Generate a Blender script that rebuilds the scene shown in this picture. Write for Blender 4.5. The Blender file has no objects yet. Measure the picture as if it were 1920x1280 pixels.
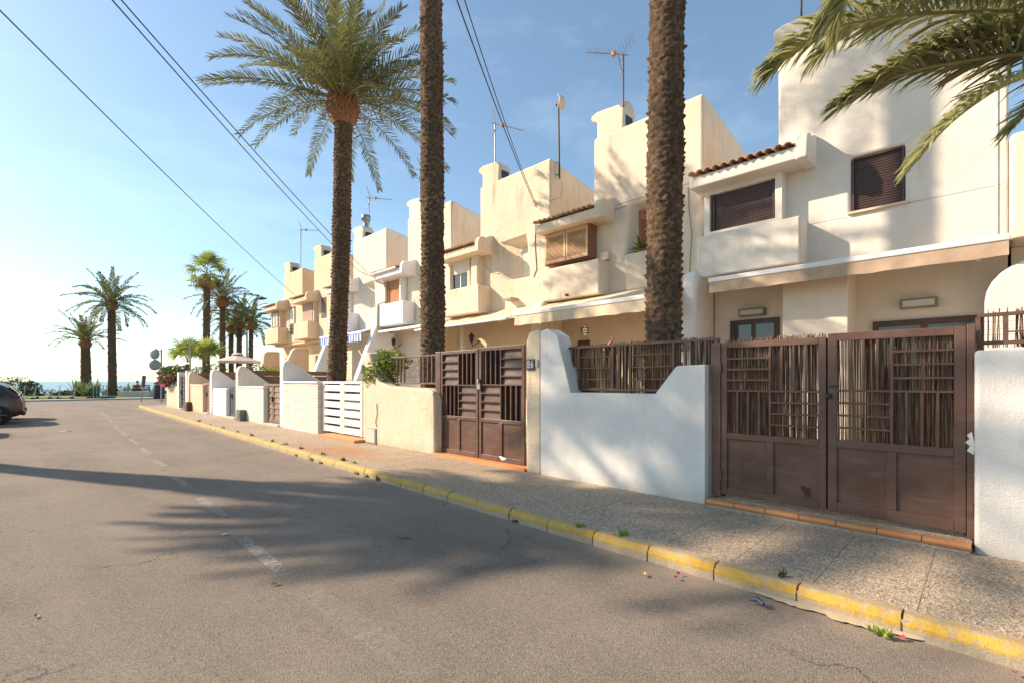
import bpy, bmesh, math, random
from mathutils import Vector, Matrix, noise as mn
R = math.radians
sc = bpy.context.scene
C = sc.collection
# ---------------------------------------------------------------- camera
TH = math.atan(910/900); SN, CS = math.sin(TH), math.cos(TH); H = 1.5; F = 900.0; HY = 714.0
cam_d = bpy.data.cameras.new('camera'); cam = bpy.data.objects.new('camera', cam_d); C.objects.link(cam)
cam.location = (0, 0, H); cam.rotation_euler = (R(90), 0, -TH)
cam_d.sensor_width = 36; cam_d.lens = F/1920*36; cam_d.shift_y = 74/1920
cam_d.clip_start = .05; cam_d.clip_end = 20000
sc.camera = cam
# ---------------------------------------------------------------- light
AZ, EL = 36.0, 32.0
w = bpy.data.worlds.new('World'); sc.world = w; w.use_nodes = True
nt = w.node_tree; nt.nodes.clear()
sky = nt.nodes.new('ShaderNodeTexSky'); sky.sky_type = 'NISHITA'; sky.sun_disc = False
sky.sun_elevation = R(EL); sky.sun_rotation = R(-AZ); sky.altitude = 0
sky.air_density = 1.0; sky.dust_density = .7; sky.ozone_density = 2.0
bg = nt.nodes.new('ShaderNodeBackground'); bg.inputs['Strength'].default_value = .112
out = nt.nodes.new('ShaderNodeOutputWorld')
# thin high cloud wisps mixed over the sky
tc = nt.nodes.new('ShaderNodeTexCoord'); mp = nt.nodes.new('ShaderNodeMapping'); mp.inputs['Scale'].default_value = (1.2, 2.2, 5.0)
mp.inputs['Rotation'].default_value = (0, .25, .5)
cn = nt.nodes.new('ShaderNodeTexNoise'); cn.inputs['Scale'].default_value = 1.6; cn.inputs['Detail'].default_value = 7; cn.inputs['Roughness'].default_value = .62
cr = nt.nodes.new('ShaderNodeValToRGB'); cr.color_ramp.elements[0].position = .52; cr.color_ramp.elements[1].position = .80
cm = nt.nodes.new('ShaderNodeMath'); cm.operation = 'MULTIPLY'; cm.inputs[1].default_value = .16
mx = nt.nodes.new('ShaderNodeMix'); mx.data_type = 'RGBA'; mx.inputs[7].default_value = (7.0, 7.9, 8.4, 1)
L = nt.links.new
L(tc.outputs['Generated'], mp.inputs['Vector']); L(mp.outputs[0], cn.inputs['Vector']); L(cn.outputs['Fac'], cr.inputs[0])
ca_ = nt.nodes.new('ShaderNodeMath'); ca_.operation = 'ADD'; ca_.inputs[1].default_value = .05
L(cr.outputs[0], cm.inputs[0]); L(cm.outputs[0], ca_.inputs[0]); L(ca_.outputs[0], mx.inputs[0]); L(sky.outputs[0], mx.inputs[6]); sc_ = nt.nodes.new('ShaderNodeMix'); sc_.data_type = 'RGBA'; sc_.blend_type = 'MULTIPLY'; sc_.inputs[0].default_value = 1; sc_.inputs[7].default_value = (.95, 1.04, 1.02, 1)
L(mx.outputs[2], sc_.inputs[6]); L(sc_.outputs[2], bg.inputs[0]); L(bg.outputs[0], out.inputs[0])
sd = bpy.data.lights.new('sun', 'SUN'); sun = bpy.data.objects.new('sun', sd); C.objects.link(sun)
sd.energy = 5.0; sd.angle = R(.8); sd.color = (1, .80, .60)
ldir = Vector((math.sin(R(AZ))*math.cos(R(EL)), -math.cos(R(AZ))*math.cos(R(EL)), -math.sin(R(EL))))
sun.rotation_euler = ldir.to_track_quat('-Z', 'Y').to_euler()
sc.view_settings.view_transform = 'Standard'; sc.view_settings.look = 'None'
sc.view_settings.exposure = .8; sc.view_settings.gamma = 1; sc.view_settings.use_curve_mapping = False
sc.cycles.max_bounces = 6; sc.cycles.transparent_max_bounces = 8

# ---------------------------------------------------------------- helpers
def P(px, py, X):
    a = (px-960)/F; t = X/(SN+a*CS); return Vector((X, t*(CS-a*SN), H+(HY-py)/F*t))
def YX(px, X): return P(px, 0, X).y
def G(px, py, z=0):
    t = (H-z)/((py-HY)/F); a = (px-960)/F; return Vector((t*(SN+a*CS), t*(CS-a*SN), z))
def PD(px, py, d):
    a = (px-960)/F; return Vector((d*(SN+a*CS), d*(CS-a*SN), H+(HY-py)/F*d))
ORG = {}
rnd = random.Random(7)
def org(o): return ORG.get(o.name, Vector((0, 0, 0))) if o else Vector((0, 0, 0))
def tag(o, label=None, cat=None, group=None, kind=None):
    if label: o['label'] = label
    if cat: o['category'] = cat
    if group: o['group'] = group
    if kind: o['kind'] = kind
    return o
def empty(name, loc=(0, 0, 0), label=None, cat=None, group=None):
    o = bpy.data.objects.new(name, None); C.objects.link(o); o.location = loc; o.empty_display_size = .2
    ORG[o.name] = Vector(loc); tag(o, label, cat, group); return o
def link(name, me, parent=None, loc=None, rot=None):
    o = bpy.data.objects.new(name, me); C.objects.link(o)
    if parent: o.parent = parent
    pw = org(parent)
    if loc is not None: o.location = Vector(loc)-pw; ORG[o.name] = Vector(loc)
    else: ORG[o.name] = pw
    if rot: o.rotation_euler = rot
    return o
class MB:
    def __init__(s): s.v = []; s.f = []; s.m = []; s.sm = []
    def add(s, vs, fs, mi=0, smooth=False):
        b = len(s.v); s.v += [tuple(v) for v in vs]
        for f in fs: s.f.append(tuple(b+i for i in f)); s.m.append(mi); s.sm.append(smooth)
    def box(s, x0, x1, y0, y1, z0, z1, mi=0):
        s.add([(x0,y0,z0),(x1,y0,z0),(x1,y1,z0),(x0,y1,z0),(x0,y0,z1),(x1,y0,z1),(x1,y1,z1),(x0,y1,z1)],
              [(0,3,2,1),(4,5,6,7),(0,1,5,4),(1,2,6,5),(2,3,7,6),(3,0,4,7)], mi)
    def prism(s, poly, axis, a, b, mi=0, poly2=None):
        n = len(poly); q = poly2 or poly
        def pt(p, t): return (t, p[0], p[1]) if axis == 'x' else (p[0], t, p[1]) if axis == 'y' else (p[0], p[1], t)
        vs = [pt(p, a) for p in poly]+[pt(p, b) for p in q]
        fs = [tuple(range(n))[::-1], tuple(range(n, 2*n))]+[(i, (i+1) % n, n+(i+1) % n, n+i) for i in range(n)]
        s.add(vs, fs, mi)
    def tube(s, pts, r, seg=8, mi=0, cap=True, smooth=True):
        pts = [Vector(p) for p in pts]; n = len(pts); vs = []; fs = []
        rs = r if isinstance(r, (list, tuple)) else [r]*n
        ref = Vector((0, 0, 1))
        t0 = (pts[-1]-pts[0])
        if t0.length and abs(t0.normalized().z) > .9: ref = Vector((1, 0, 0))
        for i, p in enumerate(pts):
            t = (pts[min(i+1, n-1)]-pts[max(i-1, 0)]).normalized()
            a = t.cross(ref).normalized(); b = t.cross(a)
            for k in range(seg):
                an = 2*math.pi*k/seg; vs.append(p+a*(rs[i]*math.cos(an))+b*(rs[i]*math.sin(an)))
        for i in range(n-1):
            for k in range(seg): fs.append((i*seg+k, i*seg+(k+1) % seg, (i+1)*seg+(k+1) % seg, (i+1)*seg+k))
        s.add(vs, fs, mi, smooth)
        if cap: s.add(vs[:seg], [tuple(range(seg))], mi); s.add(vs[-seg:], [tuple(range(seg))[::-1]], mi)
    def lathe(s, prof, c=(0, 0, 0), seg=16, mi=0, smooth=True, axis='z'):
        vs = []; fs = []
        for r, z in prof:
            for k in range(seg):
                an = 2*math.pi*k/seg; x, y = r*math.cos(an), r*math.sin(an)
                v = (x, y, z) if axis == 'z' else (x, z, y) if axis == 'y' else (z, x, y)
                vs.append((v[0]+c[0], v[1]+c[1], v[2]+c[2]))
        for i in range(len(prof)-1):
            for k in range(seg): fs.append((i*seg+k, i*seg+(k+1) % seg, (i+1)*seg+(k+1) % seg, (i+1)*seg+k))
        s.add(vs, fs, mi, smooth)
        s.add(vs[:seg], [tuple(range(seg))], mi); s.add(vs[-seg:], [tuple(range(seg))[::-1]], mi)
    def mesh(s, name, mats, off=Vector((0, 0, 0)), fix=True):
        me = bpy.data.meshes.new(name)
        me.from_pydata([(v[0]-off[0], v[1]-off[1], v[2]-off[2]) for v in s.v], [], s.f)
        mats = mats if isinstance(mats, (list, tuple)) else [mats]
        for m in mats: me.materials.append(m)
        me.polygons.foreach_set('material_index', s.m); me.polygons.foreach_set('use_smooth', s.sm)
        if fix:
            bm = bmesh.new(); bm.from_mesh(me)
            bmesh.ops.recalc_face_normals(bm, faces=bm.faces); bm.to_mesh(me); bm.free()
        me.update(); return me
    def build(s, name, mats, parent=None, bev=0, seg=2, label=None, cat=None, group=None, kind=None, fix=True):
        o = link(name, s.mesh(name, mats, org(parent), fix), parent)
        if bev:
            b = o.modifiers.new('bevel', 'BEVEL'); b.width = bev; b.segments = seg; b.limit_method = 'ANGLE'; b.angle_limit = R(40)
            if bev > .03:
                o.data.polygons.foreach_set('use_smooth', [True]*len(o.data.polygons)); b.harden_normals = True
        tag(o, label, cat, group, kind); return o
def thing(mb, name, mats, label, cat, group=None, loc=None, bev=0, kind=None, fix=True):
    """a thing that is one mesh, with its origin at its base"""
    xs = [v[0] for v in mb.v]; ys = [v[1] for v in mb.v]; zs = [v[2] for v in mb.v]
    c = Vector(((min(xs)+max(xs))/2, (min(ys)+max(ys))/2, min(zs)))
    o = link(name, mb.mesh(name, mats, c, fix)); o.location = c; ORG[o.name] = c
    if bev:
        b = o.modifiers.new('bevel', 'BEVEL'); b.width = bev; b.segments = 3; b.limit_method = 'ANGLE'; b.angle_limit = R(40)
        o.data.polygons.foreach_set('use_smooth', [True]*len(o.data.polygons)); b.harden_normals = True
    return tag(o, label, cat, group, kind)
def copy_tree(o, parent=None):
    c = o.copy(); C.objects.link(c); c.parent = parent
    for ch in list(o.children): copy_tree(ch, c)
    return c
def B1(x0, x1, y0, y1, z0, z1): m = MB(); m.box(x0, x1, y0, y1, z0, z1); return m

# ---------------------------------------------------------------- materials
class NT:
    def __init__(s, name):
        s.m = bpy.data.materials.new(name); s.m.use_nodes = True; s.t = s.m.node_tree; s.b = s.t.nodes['Principled BSDF']
        s.pos = s.t.nodes.new('ShaderNodeNewGeometry').outputs['Position']
    def n(s, typ, **k):
        x = s.t.nodes.new(typ)
        for a, b in k.items(): setattr(x, a, b)
        return x
    def l(s, a, b): s.t.links.new(a, b)
    def obj(s): return s.n('ShaderNodeTexCoord').outputs['Object']
    def vec(s, scale, src=None):
        m = s.n('ShaderNodeMapping'); m.inputs['Scale'].default_value = scale; s.l(src or s.pos, m.inputs[0]); return m.outputs[0]
    def noise(s, scale, detail=4, rough=.55, src=None, dist=0):
        x = s.n('ShaderNodeTexNoise'); x.inputs['Scale'].default_value = scale; x.inputs['Detail'].default_value = detail
        x.inputs['Roughness'].default_value = rough; x.inputs['Distortion'].default_value = dist; s.l(src or s.pos, x.inputs['Vector']); return x.outputs['Fac']
    def vor(s, scale, src=None, feature='F1', out='Distance'):
        x = s.n('ShaderNodeTexVoronoi', feature=feature); x.inputs['Scale'].default_value = scale; s.l(src or s.pos, x.inputs['Vector']); return x.outputs[out]
    def ramp(s, fac, stops):
        x = s.n('ShaderNodeValToRGB'); e = x.color_ramp.elements
        while len(e) < len(stops): e.new(.5)
        for i, (p, c) in enumerate(stops):
            e[i].position = p; c = (c, c, c) if isinstance(c, (int, float)) else c; e[i].color = (*c[:3], 1)
        s.l(fac, x.inputs[0]); return x.outputs[0]
    def mix(s, fac, a, b, mode='MIX'):
        x = s.n('ShaderNodeMix', data_type='RGBA', blend_type=mode)
        for i, v in ((0, fac), (6, a), (7, b)):
            if isinstance(v, bpy.types.NodeSocket): s.l(v, x.inputs[i])
            elif i == 0: x.inputs[0].default_value = v
            else: x.inputs[i].default_value = (*v[:3], 1)
        return x.outputs[2]
    def math(s, op, a, b=0):
        x = s.n('ShaderNodeMath', operation=op)
        for i, v in enumerate((a, b)):
            if isinstance(v, bpy.types.NodeSocket): s.l(v, x.inputs[i])
            else: x.inputs[i].default_value = v
        return x.outputs[0]
    def bump(s, h, strength, dist=.01, prev=None):
        x = s.n('ShaderNodeBump'); x.inputs['Strength'].default_value = strength; x.inputs['Distance'].default_value = dist; s.l(h, x.inputs['Height'])
        if prev: s.l(prev, x.inputs['Normal'])
        s.l(x.outputs[0], s.b.inputs['Normal']); return x.outputs[0]
    def col(s, c):
        if isinstance(c, bpy.types.NodeSocket): s.l(c, s.b.inputs['Base Color'])
        else: s.b.inputs['Base Color'].default_value = (*c[:3], 1)
    def set(s, rough=.8, metal=0, spec=None, trans=None):
        s.b.inputs['Roughness'].default_value = rough; s.b.inputs['Metallic'].default_value = metal
        if spec is not None: s.b.inputs['Specular IOR Level'].default_value = spec
        return s.m
def sh(c, k): return tuple(min(1, x*k) for x in c)
def stucco(name, col, stain=.25, coarse=30, bstr=.35, stc=(.38, .28, .17)):
    t = NT(name)
    c = t.mix(t.ramp(t.noise(1.3, 6, .6), [(.3, 0), (.7, 1)]), sh(col, .9), sh(col, 1.05))
    streak = t.noise(1, 5, .6, t.vec((5, 5, .55)))
    blotch = t.noise(.8, 4, .6)
    f = t.math('MULTIPLY', t.ramp(streak, [(.5, 0), (.75, 1)]), t.ramp(blotch, [(.42, 0), (.65, 1)]))
    c = t.mix(t.math('MULTIPLY', f, stain), c, sh(stc, 1))
    sc2 = t.noise(1, 8, .75, t.vec((1.6, 1.6, 1.1)))
    c = t.mix(t.math('MULTIPLY', t.ramp(sc2, [(.56, 0), (.72, 1)]), stain*.45), c, sh(stc, 1.35))
    hc = t.noise(2.1, 9, .75); c = t.mix(t.math('MULTIPLY', t.ramp(hc, [(.494, 0), (.5, 1), (.506, 0)]), .10+stain*.25), c, sh(stc, .8))
    # foot splash dirt
    sep = t.n('ShaderNodeSeparateXYZ'); t.l(t.pos, sep.inputs[0])
    ft = t.math('MULTIPLY', t.ramp(t.math('ADD', sep.outputs[2], t.math('MULTIPLY', t.noise(7, 6, .7), .35)), [(.22, 1), (.5, 0)]), .5)
    c = t.mix(ft, c, (.34, .27, .2))
    t.col(c)
    b = t.bump(t.noise(coarse, 6, .65), bstr, .02)
    t.bump(t.noise(3, 3), .25, .05, b)
    return t.set(.92, spec=.15)
def plain(name, col, rough=.6, metal=0, var=.12, scale=12, bump=.05, spec=None):
    t = NT(name); t.col(t.mix(t.ramp(t.noise(scale, 5), [(.3, 0), (.7, 1)]), sh(col, 1-var), sh(col, 1+var)))
    if bump: t.bump(t.noise(scale*4, 4), bump, .01)
    return t.set(rough, metal, spec)
def emis(name, col, s):
    t = NT(name); t.col(col); t.b.inputs['Emission Color'].default_value = (*col, 1); t.b.inputs['Emission Strength'].default_value = s; return t.set(.4)
M = {}
M['white'] = stucco('white_stucco', (.75, .70, .62), .3, 45, .3)
M['wall_white'] = stucco('white_textured_render', (.73, .71, .67), .3, 60, .42)
M['cream'] = stucco('cream_stucco', (.75, .64, .51), .6, 26, .35)
M['cream2'] = stucco('cream_rough_stucco', (.75, .635, .495), .75, 12, .9)
M['pale'] = stucco('pale_rough_stucco', (.78, .70, .58), .55, 11, .9)
M['ochre'] = stucco('sand_stucco', (.70, .55, .39), .45, 18, .5)
M['gardenc'] = stucco('garden_cream_render', (.67, .56, .42), .8, 14, .9)
M['roughw'] = stucco('rough_pale_render', (.70, .66, .58), .4, 9, 1.0)
M['brightw'] = stucco('bright_white_render', (.8, .79, .77), .2, 9, .8)
M['inner'] = stucco('patio_wall_render', (.70, .58, .43), .15, 40, .2)
M['innerw'] = stucco('patio_white_render', (.74, .66, .56), .12, 40, .2)
t = NT('painted_brown_metal')
c = t.mix(t.ramp(t.noise(3.5, 5, .6), [(.3, 0), (.72, 1)]), (.092, .046, .032), (.14, .078, .056))
c = t.mix(t.math('MULTIPLY', t.ramp(t.noise(1, 4, .6, t.vec((3, 3, 12))), [(.55, 0), (.8, 1)]), .35), c, (.26, .19, .155))
c = t.mix(t.ramp(t.noise(9, 8, .7), [(.70, 0), (.715, 1)]), c, (.07, .022, .009)); t.col(c)
t.bump(t.noise(2.2, 2), .35, .08); M['brown'] = t.set(.42, spec=.4)
M['brown2'] = plain('dark_brown_gate_panel', (.055, .03, .024), .5, 0, .25, 5)
M['chip'] = plain('exposed_primer', (.72, .7, .66), .8)
M['rust'] = plain('rust_patch', (.09, .03, .012), .9, 0, .3, 60, .2)
t = NT('dry_reed')
yv = t.vec((0, 95, 3)); c = t.ramp(t.noise(1, 2, .5, yv), [(.28, (.045, .022, .013)), (.48, (.17, .09, .05)), (.62, (.33, .22, .13)), (.72, (.5, .4, .28))]); t.col(c)
t.bump(t.noise(60, 3), .3, .005); M['reed'] = t.set(.75)
t = NT('terracotta')
t.col(t.mix(t.noise(9, 6, .7), (.5, .17, .055), (.62, .3, .12))); t.bump(t.noise(50, 4), .2, .004); M['terra'] = t.set(.55)
t = NT('clay_roof_tile')
t.col(t.ramp(t.noise(5, 6, .75), [(.3, (.34, .19, .12)), (.5, (.54, .34, .22)), (.72, (.62, .5, .38))])); t.bump(t.noise(40, 4), .4, .006); M['rtile'] = t.set(.9)
M['floor'] = plain('beige_patio_tile', (.42, .34, .26), .7, 0, .12, 3)
M['mortar'] = plain('cement_mortar', (.36, .32, .26), .95, 0, .2, 30, .4)
# asphalt
t = NT('asphalt')
big = t.ramp(t.noise(.45, 6, .65), [(.36, 0), (.64, 1)])
c = t.mix(big, (.175, .147, .12), (.24, .205, .17))
v = t.vor(130, out='Color'); vv = t.n('ShaderNodeSeparateColor'); t.l(v, vv.inputs[0])
c = t.mix(t.math('MULTIPLY', t.ramp(vv.outputs[0], [(.55, 0), (1, 1)]), .55), c, (.36, .30, .235))
c = t.mix(t.math('MULTIPLY', t.ramp(vv.outputs[1], [(.6, 0), (1, 1)]), .6), c, (.06, .048, .038))
crack = t.vor(.75, feature='DISTANCE_TO_EDGE', src=t.n('ShaderNodeVectorMath', operation='ADD').outputs[0])
# distort the crack coordinates with noise
va = crack.node.inputs['Vector'].links[0].from_node; nz = t.n('ShaderNodeTexNoise'); nz.inputs['Scale'].default_value = 2.2; nz.inputs['Detail'].default_value = 6; t.l(t.pos, nz.inputs['Vector'])
vs = t.n('ShaderNodeVectorMath', operation='SCALE'); vs.inputs['Scale'].default_value = .9; t.l(nz.outputs['Color'], vs.inputs[0]); t.l(t.pos, va.inputs[0]); t.l(vs.outputs[0], va.inputs[1])
cf = t.math('MULTIPLY', t.ramp(crack, [(0, 1), (.009, 0)]), t.ramp(t.noise(.55, 3), [(.50, 0), (.58, 1)]))
c = t.mix(t.math('MULTIPLY', cf, .8), c, (.03, .024, .02))
oil = t.ramp(t.noise(1.7, 5, .6), [(.66, 0), (.74, 1)])
c = t.mix(t.math('MULTIPLY', oil, .45), c, (.07, .057, .047))
lane = t.ramp(t.noise(1, 4, .6, t.vec((1.5, .12, 1))), [(.42, 0), (.6, 1)])
c = t.mix(t.math('MULTIPLY', lane, .22), c, (.30, .255, .21))
dust = t.ramp(t.noise(.9, 6, .7, t.vec((1.2, .35, 1))), [(.52, 0), (.75, 1)])
c = t.mix(t.math('MULTIPLY', dust, .3), c, (.32, .265, .205))
sx = t.n('ShaderNodeSeparateXYZ'); t.l(t.pos, sx.inputs[0])
gut = t.ramp(t.math('ADD', sx.outputs[0], t.math('MULTIPLY', t.noise(3, 5), .5)), [(0, 0), (1, 1)])
ed = t.math('SUBTRACT', sx.outputs[0], t.math('MULTIPLY', sx.outputs[1], .022)); ed = t.math('ADD', ed, t.math('MULTIPLY', t.noise(2.5, 6, .7), .5))
mr = t.n('ShaderNodeMapRange'); mr.inputs['From Min'].default_value = 3.62; mr.inputs['From Max'].default_value = 3.9; t.l(ed, mr.inputs[0])
mr2 = t.n('ShaderNodeMapRange'); mr2.inputs['From Min'].default_value = 4.4; mr2.inputs['From Max'].default_value = 4.2; t.l(ed, mr2.inputs[0])
c = t.mix(t.math('MULTIPLY', t.math('MULTIPLY', mr.outputs[0], t.math('MULTIPLY', mr2.outputs[0], t.math('LESS_THAN', sx.outputs[1], 34.6))), .65), c, (.36, .28, .2))
t.col(c)
b = t.bump(t.vor(150), .45, .008); b = t.bump(t.noise(70, 6, .8), .55, .012, b); t.bump(cf, -.5, .02, b)
M['asphalt'] = t.set(.9, spec=.25)
t = NT('exposed_aggregate')
v = t.vor(88, out='Color'); vv = t.n('ShaderNodeSeparateColor'); t.l(v, vv.inputs[0])
c = t.ramp(vv.outputs[0], [(0, (.19, .147, .105)), (.3, (.33, .26, .187)), (.7, (.47, .38, .28)), (1, (.61, .51, .385))])
c = t.mix(t.math('MULTIPLY', t.ramp(t.noise(.7, 6, .6), [(.4, 0), (.7, 1)]), .35), c, (.26, .2, .145))
op = t.n('ShaderNodeVectorMath', operation='SUBTRACT'); op.inputs[1].default_value = (4.35, 9.2, .1); t.l(t.pos, op.inputs[0])
op2 = t.vec((.9, .32, 0), op.outputs[0]); ln = t.n('ShaderNodeVectorMath', operation='LENGTH'); t.l(op2, ln.inputs[0])
rust = t.ramp(t.math('ADD', ln.outputs['Value'], t.math('MULTIPLY', t.noise(1.6, 6, .7), .7)), [(.55, 1), (1.0, 0)])
c = t.mix(t.math('MULTIPLY', rust, .5), c, (.42, .17, .06)); t.col(c)
b = t.bump(t.vor(88), .6, .008); M['aggr'] = t.set(.88, spec=.2)
t = NT('kerb_concrete_yellow')
sep = t.n('ShaderNodeSeparateXYZ'); t.l(t.pos, sep.inputs[0])
conc = t.mix(t.noise(20, 6, .7), (.28, .225, .16), (.44, .37, .27))
yel = t.mix(t.ramp(t.noise(5, 6, .7), [(.3, 0), (.7, 1)]), (.43, .25, .025), (.56, .36, .06))
zf = t.math('ADD', sep.outputs[2], t.math('MULTIPLY', t.math('SUBTRACT', t.noise(7, 7, .75), .5), .085))
band = t.ramp(zf, [(.034, 0), (.046, 1)])
geo = t.n('ShaderNodeNewGeometry'); sn = t.n('ShaderNodeSeparateXYZ'); t.l(geo.outputs['Normal'], sn.inputs[0])
top = t.math('MULTIPLY', t.ramp(sn.outputs[2], [(.5, 0), (.9, 1)]), t.ramp(t.noise(14, 7, .75), [(.34, 0), (.52, 1)]))
band = t.math('MULTIPLY', band, t.math('SUBTRACT', 1, t.math('MULTIPLY', top, .75)))
band = t.math('MULTIPLY', band, t.ramp(t.noise(16, 9, .8), [(.41, .05), (.50, 1)]))
c = t.mix(band, conc, yel)
gr = t.ramp(t.noise(11, 7, .8, t.vec((1, 1, 3))), [(.58, 0), (.68, 1)])
c = t.mix(t.math('MULTIPLY', gr, .45), c, (.12, .09, .06)); t.col(c)
b = t.bump(t.noise(40, 6, .7), .6, .01); t.bump(t.noise(8, 4, .7), .5, .02, b); M['kerb'] = t.set(.85)
t = NT('worn_road_paint')
c = t.mix(t.ramp(t.noise(3, 5), [(.3, 0), (.7, 1)]), (.46, .43, .38), (.58, .55, .50)); t.col(c)
a = t.ramp(t.noise(22, 9, .8), [(.40, .0), (.62, .85)]); t.l(t.math('MULTIPLY', a, .8), t.b.inputs['Alpha'])
t.bump(t.vor(95), .6, .01); M['paint'] = t.set(.85)
t = NT('sea_water'); t.col(t.mix(t.noise(.01, 4), (.10, .19, .235), (.14, .24, .28)))
b = t.bump(t.noise(1.2, 6, .6, t.vec((.35, 1, 1))), .5, .3); M['sea'] = t.set(.28, spec=.5)
M['sand'] = plain('sand', (.42, .33, .22), .95, 0, .2, 1, .3)
t = NT('lawn'); t.col(t.mix(t.ramp(t.noise(1.5, 6, .7), [(.3, 0), (.7, 1)]), (.10, .14, .02), (.24, .26, .05))); t.bump(t.noise(60, 4), 1, .05); M['lawn'] = t.set(.9)
def leafm(name, a, b, trans=.35, scale=4, rough=.5):
    t = NT(name); oi = t.n('ShaderNodeObjectInfo')
    c = t.mix(t.ramp(t.noise(scale, 4, .6), [(.3, 0), (.7, 1)]), a, b)
    hs = t.n('ShaderNodeHueSaturation'); t.l(c, hs.inputs['Color'])
    mr = t.n('ShaderNodeMapRange'); mr.inputs['To Min'].default_value = .75; mr.inputs['To Max'].default_value = 1.3; t.l(oi.outputs['Random'], mr.inputs[0]); t.l(mr.outputs[0], hs.inputs['Value'])
    t.col(hs.outputs[0]); t.set(rough, spec=.35)
    tr = t.n('ShaderNodeBsdfTranslucent'); t.l(hs.outputs[0], tr.inputs[0]); ms = t.n('ShaderNodeMixShader'); ms.inputs[0].default_value = trans
    o = t.t.nodes['Material Output']; t.l(t.b.outputs[0], ms.inputs[1]); t.l(tr.outputs[0], ms.inputs[2]); t.l(ms.outputs[0], o.inputs[0])
    return t.m
M['frond'] = leafm('date_palm_leaflet', (.13, .15, .055), (.20, .215, .085), .35)
M['frondn'] = leafm('near_palm_leaflet', (.19, .21, .10), (.42, .42, .19), .45, 3)
M['rachis'] = leafm('palm_rachis', (.30, .28, .10), (.36, .33, .14), .1)
M['dry'] = leafm('dry_palm_leaf', (.34, .2, .09), (.42, .27, .13), .3)
M['fan'] = leafm('fan_palm_leaf', (.19, .25, .05), (.34, .38, .09), .45)
M['bush'] = leafm('shrub_leaf', (.05, .085, .02), (.11, .15, .035), .3, 9)
M['bushd'] = leafm('dark_hedge_leaf', (.045, .06, .02), (.09, .10, .035), .2, 9)
M['lime'] = leafm('bright_leaf', (.16, .25, .03), (.28, .34, .06), .4, 9)
M['agave'] = leafm('agave_leaf', (.16, .22, .10), (.28, .33, .17), .2)
M['petal'] = leafm('bougainvillea_bract', (.55, .05, .16), (.7, .12, .24), .4, 9)
M['twig'] = plain('dry_twig', (.2, .14, .09), .9)
t = NT('palm_bark')
c = t.ramp(t.noise(14, 8, .75), [(.30, (.03, .02, .013)), (.52, (.14, .095, .062)), (.74, (.42, .31, .21))])
c = t.mix(t.math('MULTIPLY', t.ramp(t.noise(1.1, 4), [(.4, 0), (.7, 1)]), .5), c, (.07, .05, .036)); t.col(c)
b = t.bump(t.noise(45, 7, .75), .9, .03); M['bark'] = t.set(.95, spec=.1)
t = NT('palm_boot'); t.col(t.ramp(t.noise(22, 6, .7), [(.3, (.10, .045, .02)), (.55, (.30, .15, .07)), (.75, (.48, .29, .16))])); t.bump(t.noise(60, 6), .8, .02); M['boot'] = t.set(.9)
M['alu'] = plain('white_aluminium', (.72, .72, .72), .35, 0, .04)
M['canvas'] = plain('cream_awning_canvas', (.66, .54, .38), .9, 0, .1, 3)
M['canvast'] = plain('tan_awning_canvas', (.44, .33, .24), .9, 0, .14, 4)
t = NT('blue_striped_canvas'); wv = t.n('ShaderNodeTexWave', bands_direction='Y'); wv.inputs['Scale'].default_value = 1.3; t.l(t.pos, wv.inputs['Vector'])
t.col(t.mix(t.ramp(wv.outputs['Fac'], [(.3, 0), (.36, 1)]), (.72, .72, .74), (.12, .2, .48))); M['blue'] = t.set(.9)
M['shutb'] = plain('brown_roller_shutter', (.062, .034, .03), .4, 0, .15, 8)
M['shuto'] = plain('orange_wood_shutter', (.42, .2, .09), .6, 0, .15, 8)
M['shutp'] = plain('faded_pink_blind', (.46, .33, .26), .8, 0, .15, 8)
M['shutw'] = plain('white_roller_shutter', (.7, .66, .58), .5, 0, .05, 8)
t = NT('varnished_wood'); t.col(t.mix(t.noise(1, 6, .7, t.vec((30, 30, 2))), (.46, .27, .12), (.60, .38, .19))); t.bump(t.noise(1, 4, .6, t.vec((60, 60, 3))), .2, .004); M['wood'] = t.set(.5)
t = NT('red_wood'); t.col(t.mix(t.noise(1, 6, .7, t.vec((30, 30, 2))), (.2, .05, .018), (.3, .085, .03))); M['redwood'] = t.set(.5)
M['dwood'] = plain('dark_wood', (.075, .037, .022), .5, 0, .3, 6)
M['slatw'] = plain('brown_fence_board', (.15, .085, .05), .7, 0, .3, 3)
M['gwood'] = plain('weathered_gate_board', (.2, .135, .09), .7, 0, .25, 4)
M['glass'] = plain('window_glass', (.03, .035, .04), .06, 0, .05, 3, 0, .8)
M['steel'] = plain('galvanised_steel', (.3, .3, .31), .4, .8)
M['rustm'] = plain('rusty_mast', (.12, .05, .03), .8, 0, .3, 20)
M['orange'] = plain('orange_plastic', (.5, .17, .04), .5)
M['dark'] = plain('dark_plastic', (.025, .025, .027), .5)
M['grey'] = plain('grey_paint', (.30, .30, .31), .5)
M['greyd'] = plain('dark_grey_paint', (.11, .11, .12), .5)
M['signb'] = plain('mirror_back', (.27, .28, .29), .45, .3)
M['cable'] = plain('black_cable', (.018, .018, .022), .6)
M['ltile'] = None
t = NT('stone_effect_wall_tile'); oi = t.n('ShaderNodeObjectInfo')
c = t.mix(t.noise(8, 6, .7, t.vec((1, 1, 5))), (.58, .53, .45), (.74, .69, .61)); mr = t.n('ShaderNodeMix'); hs = t.n('ShaderNodeHueSaturation'); t.l(c, hs.inputs['Color'])
rr = t.n('ShaderNodeMapRange'); rr.inputs['To Min'].default_value = .86; rr.inputs['To Max'].default_value = 1.08; t.l(oi.outputs['Random'], rr.inputs[0]); t.l(rr.outputs[0], hs.inputs['Value']); t.col(hs.outputs[0])
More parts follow.
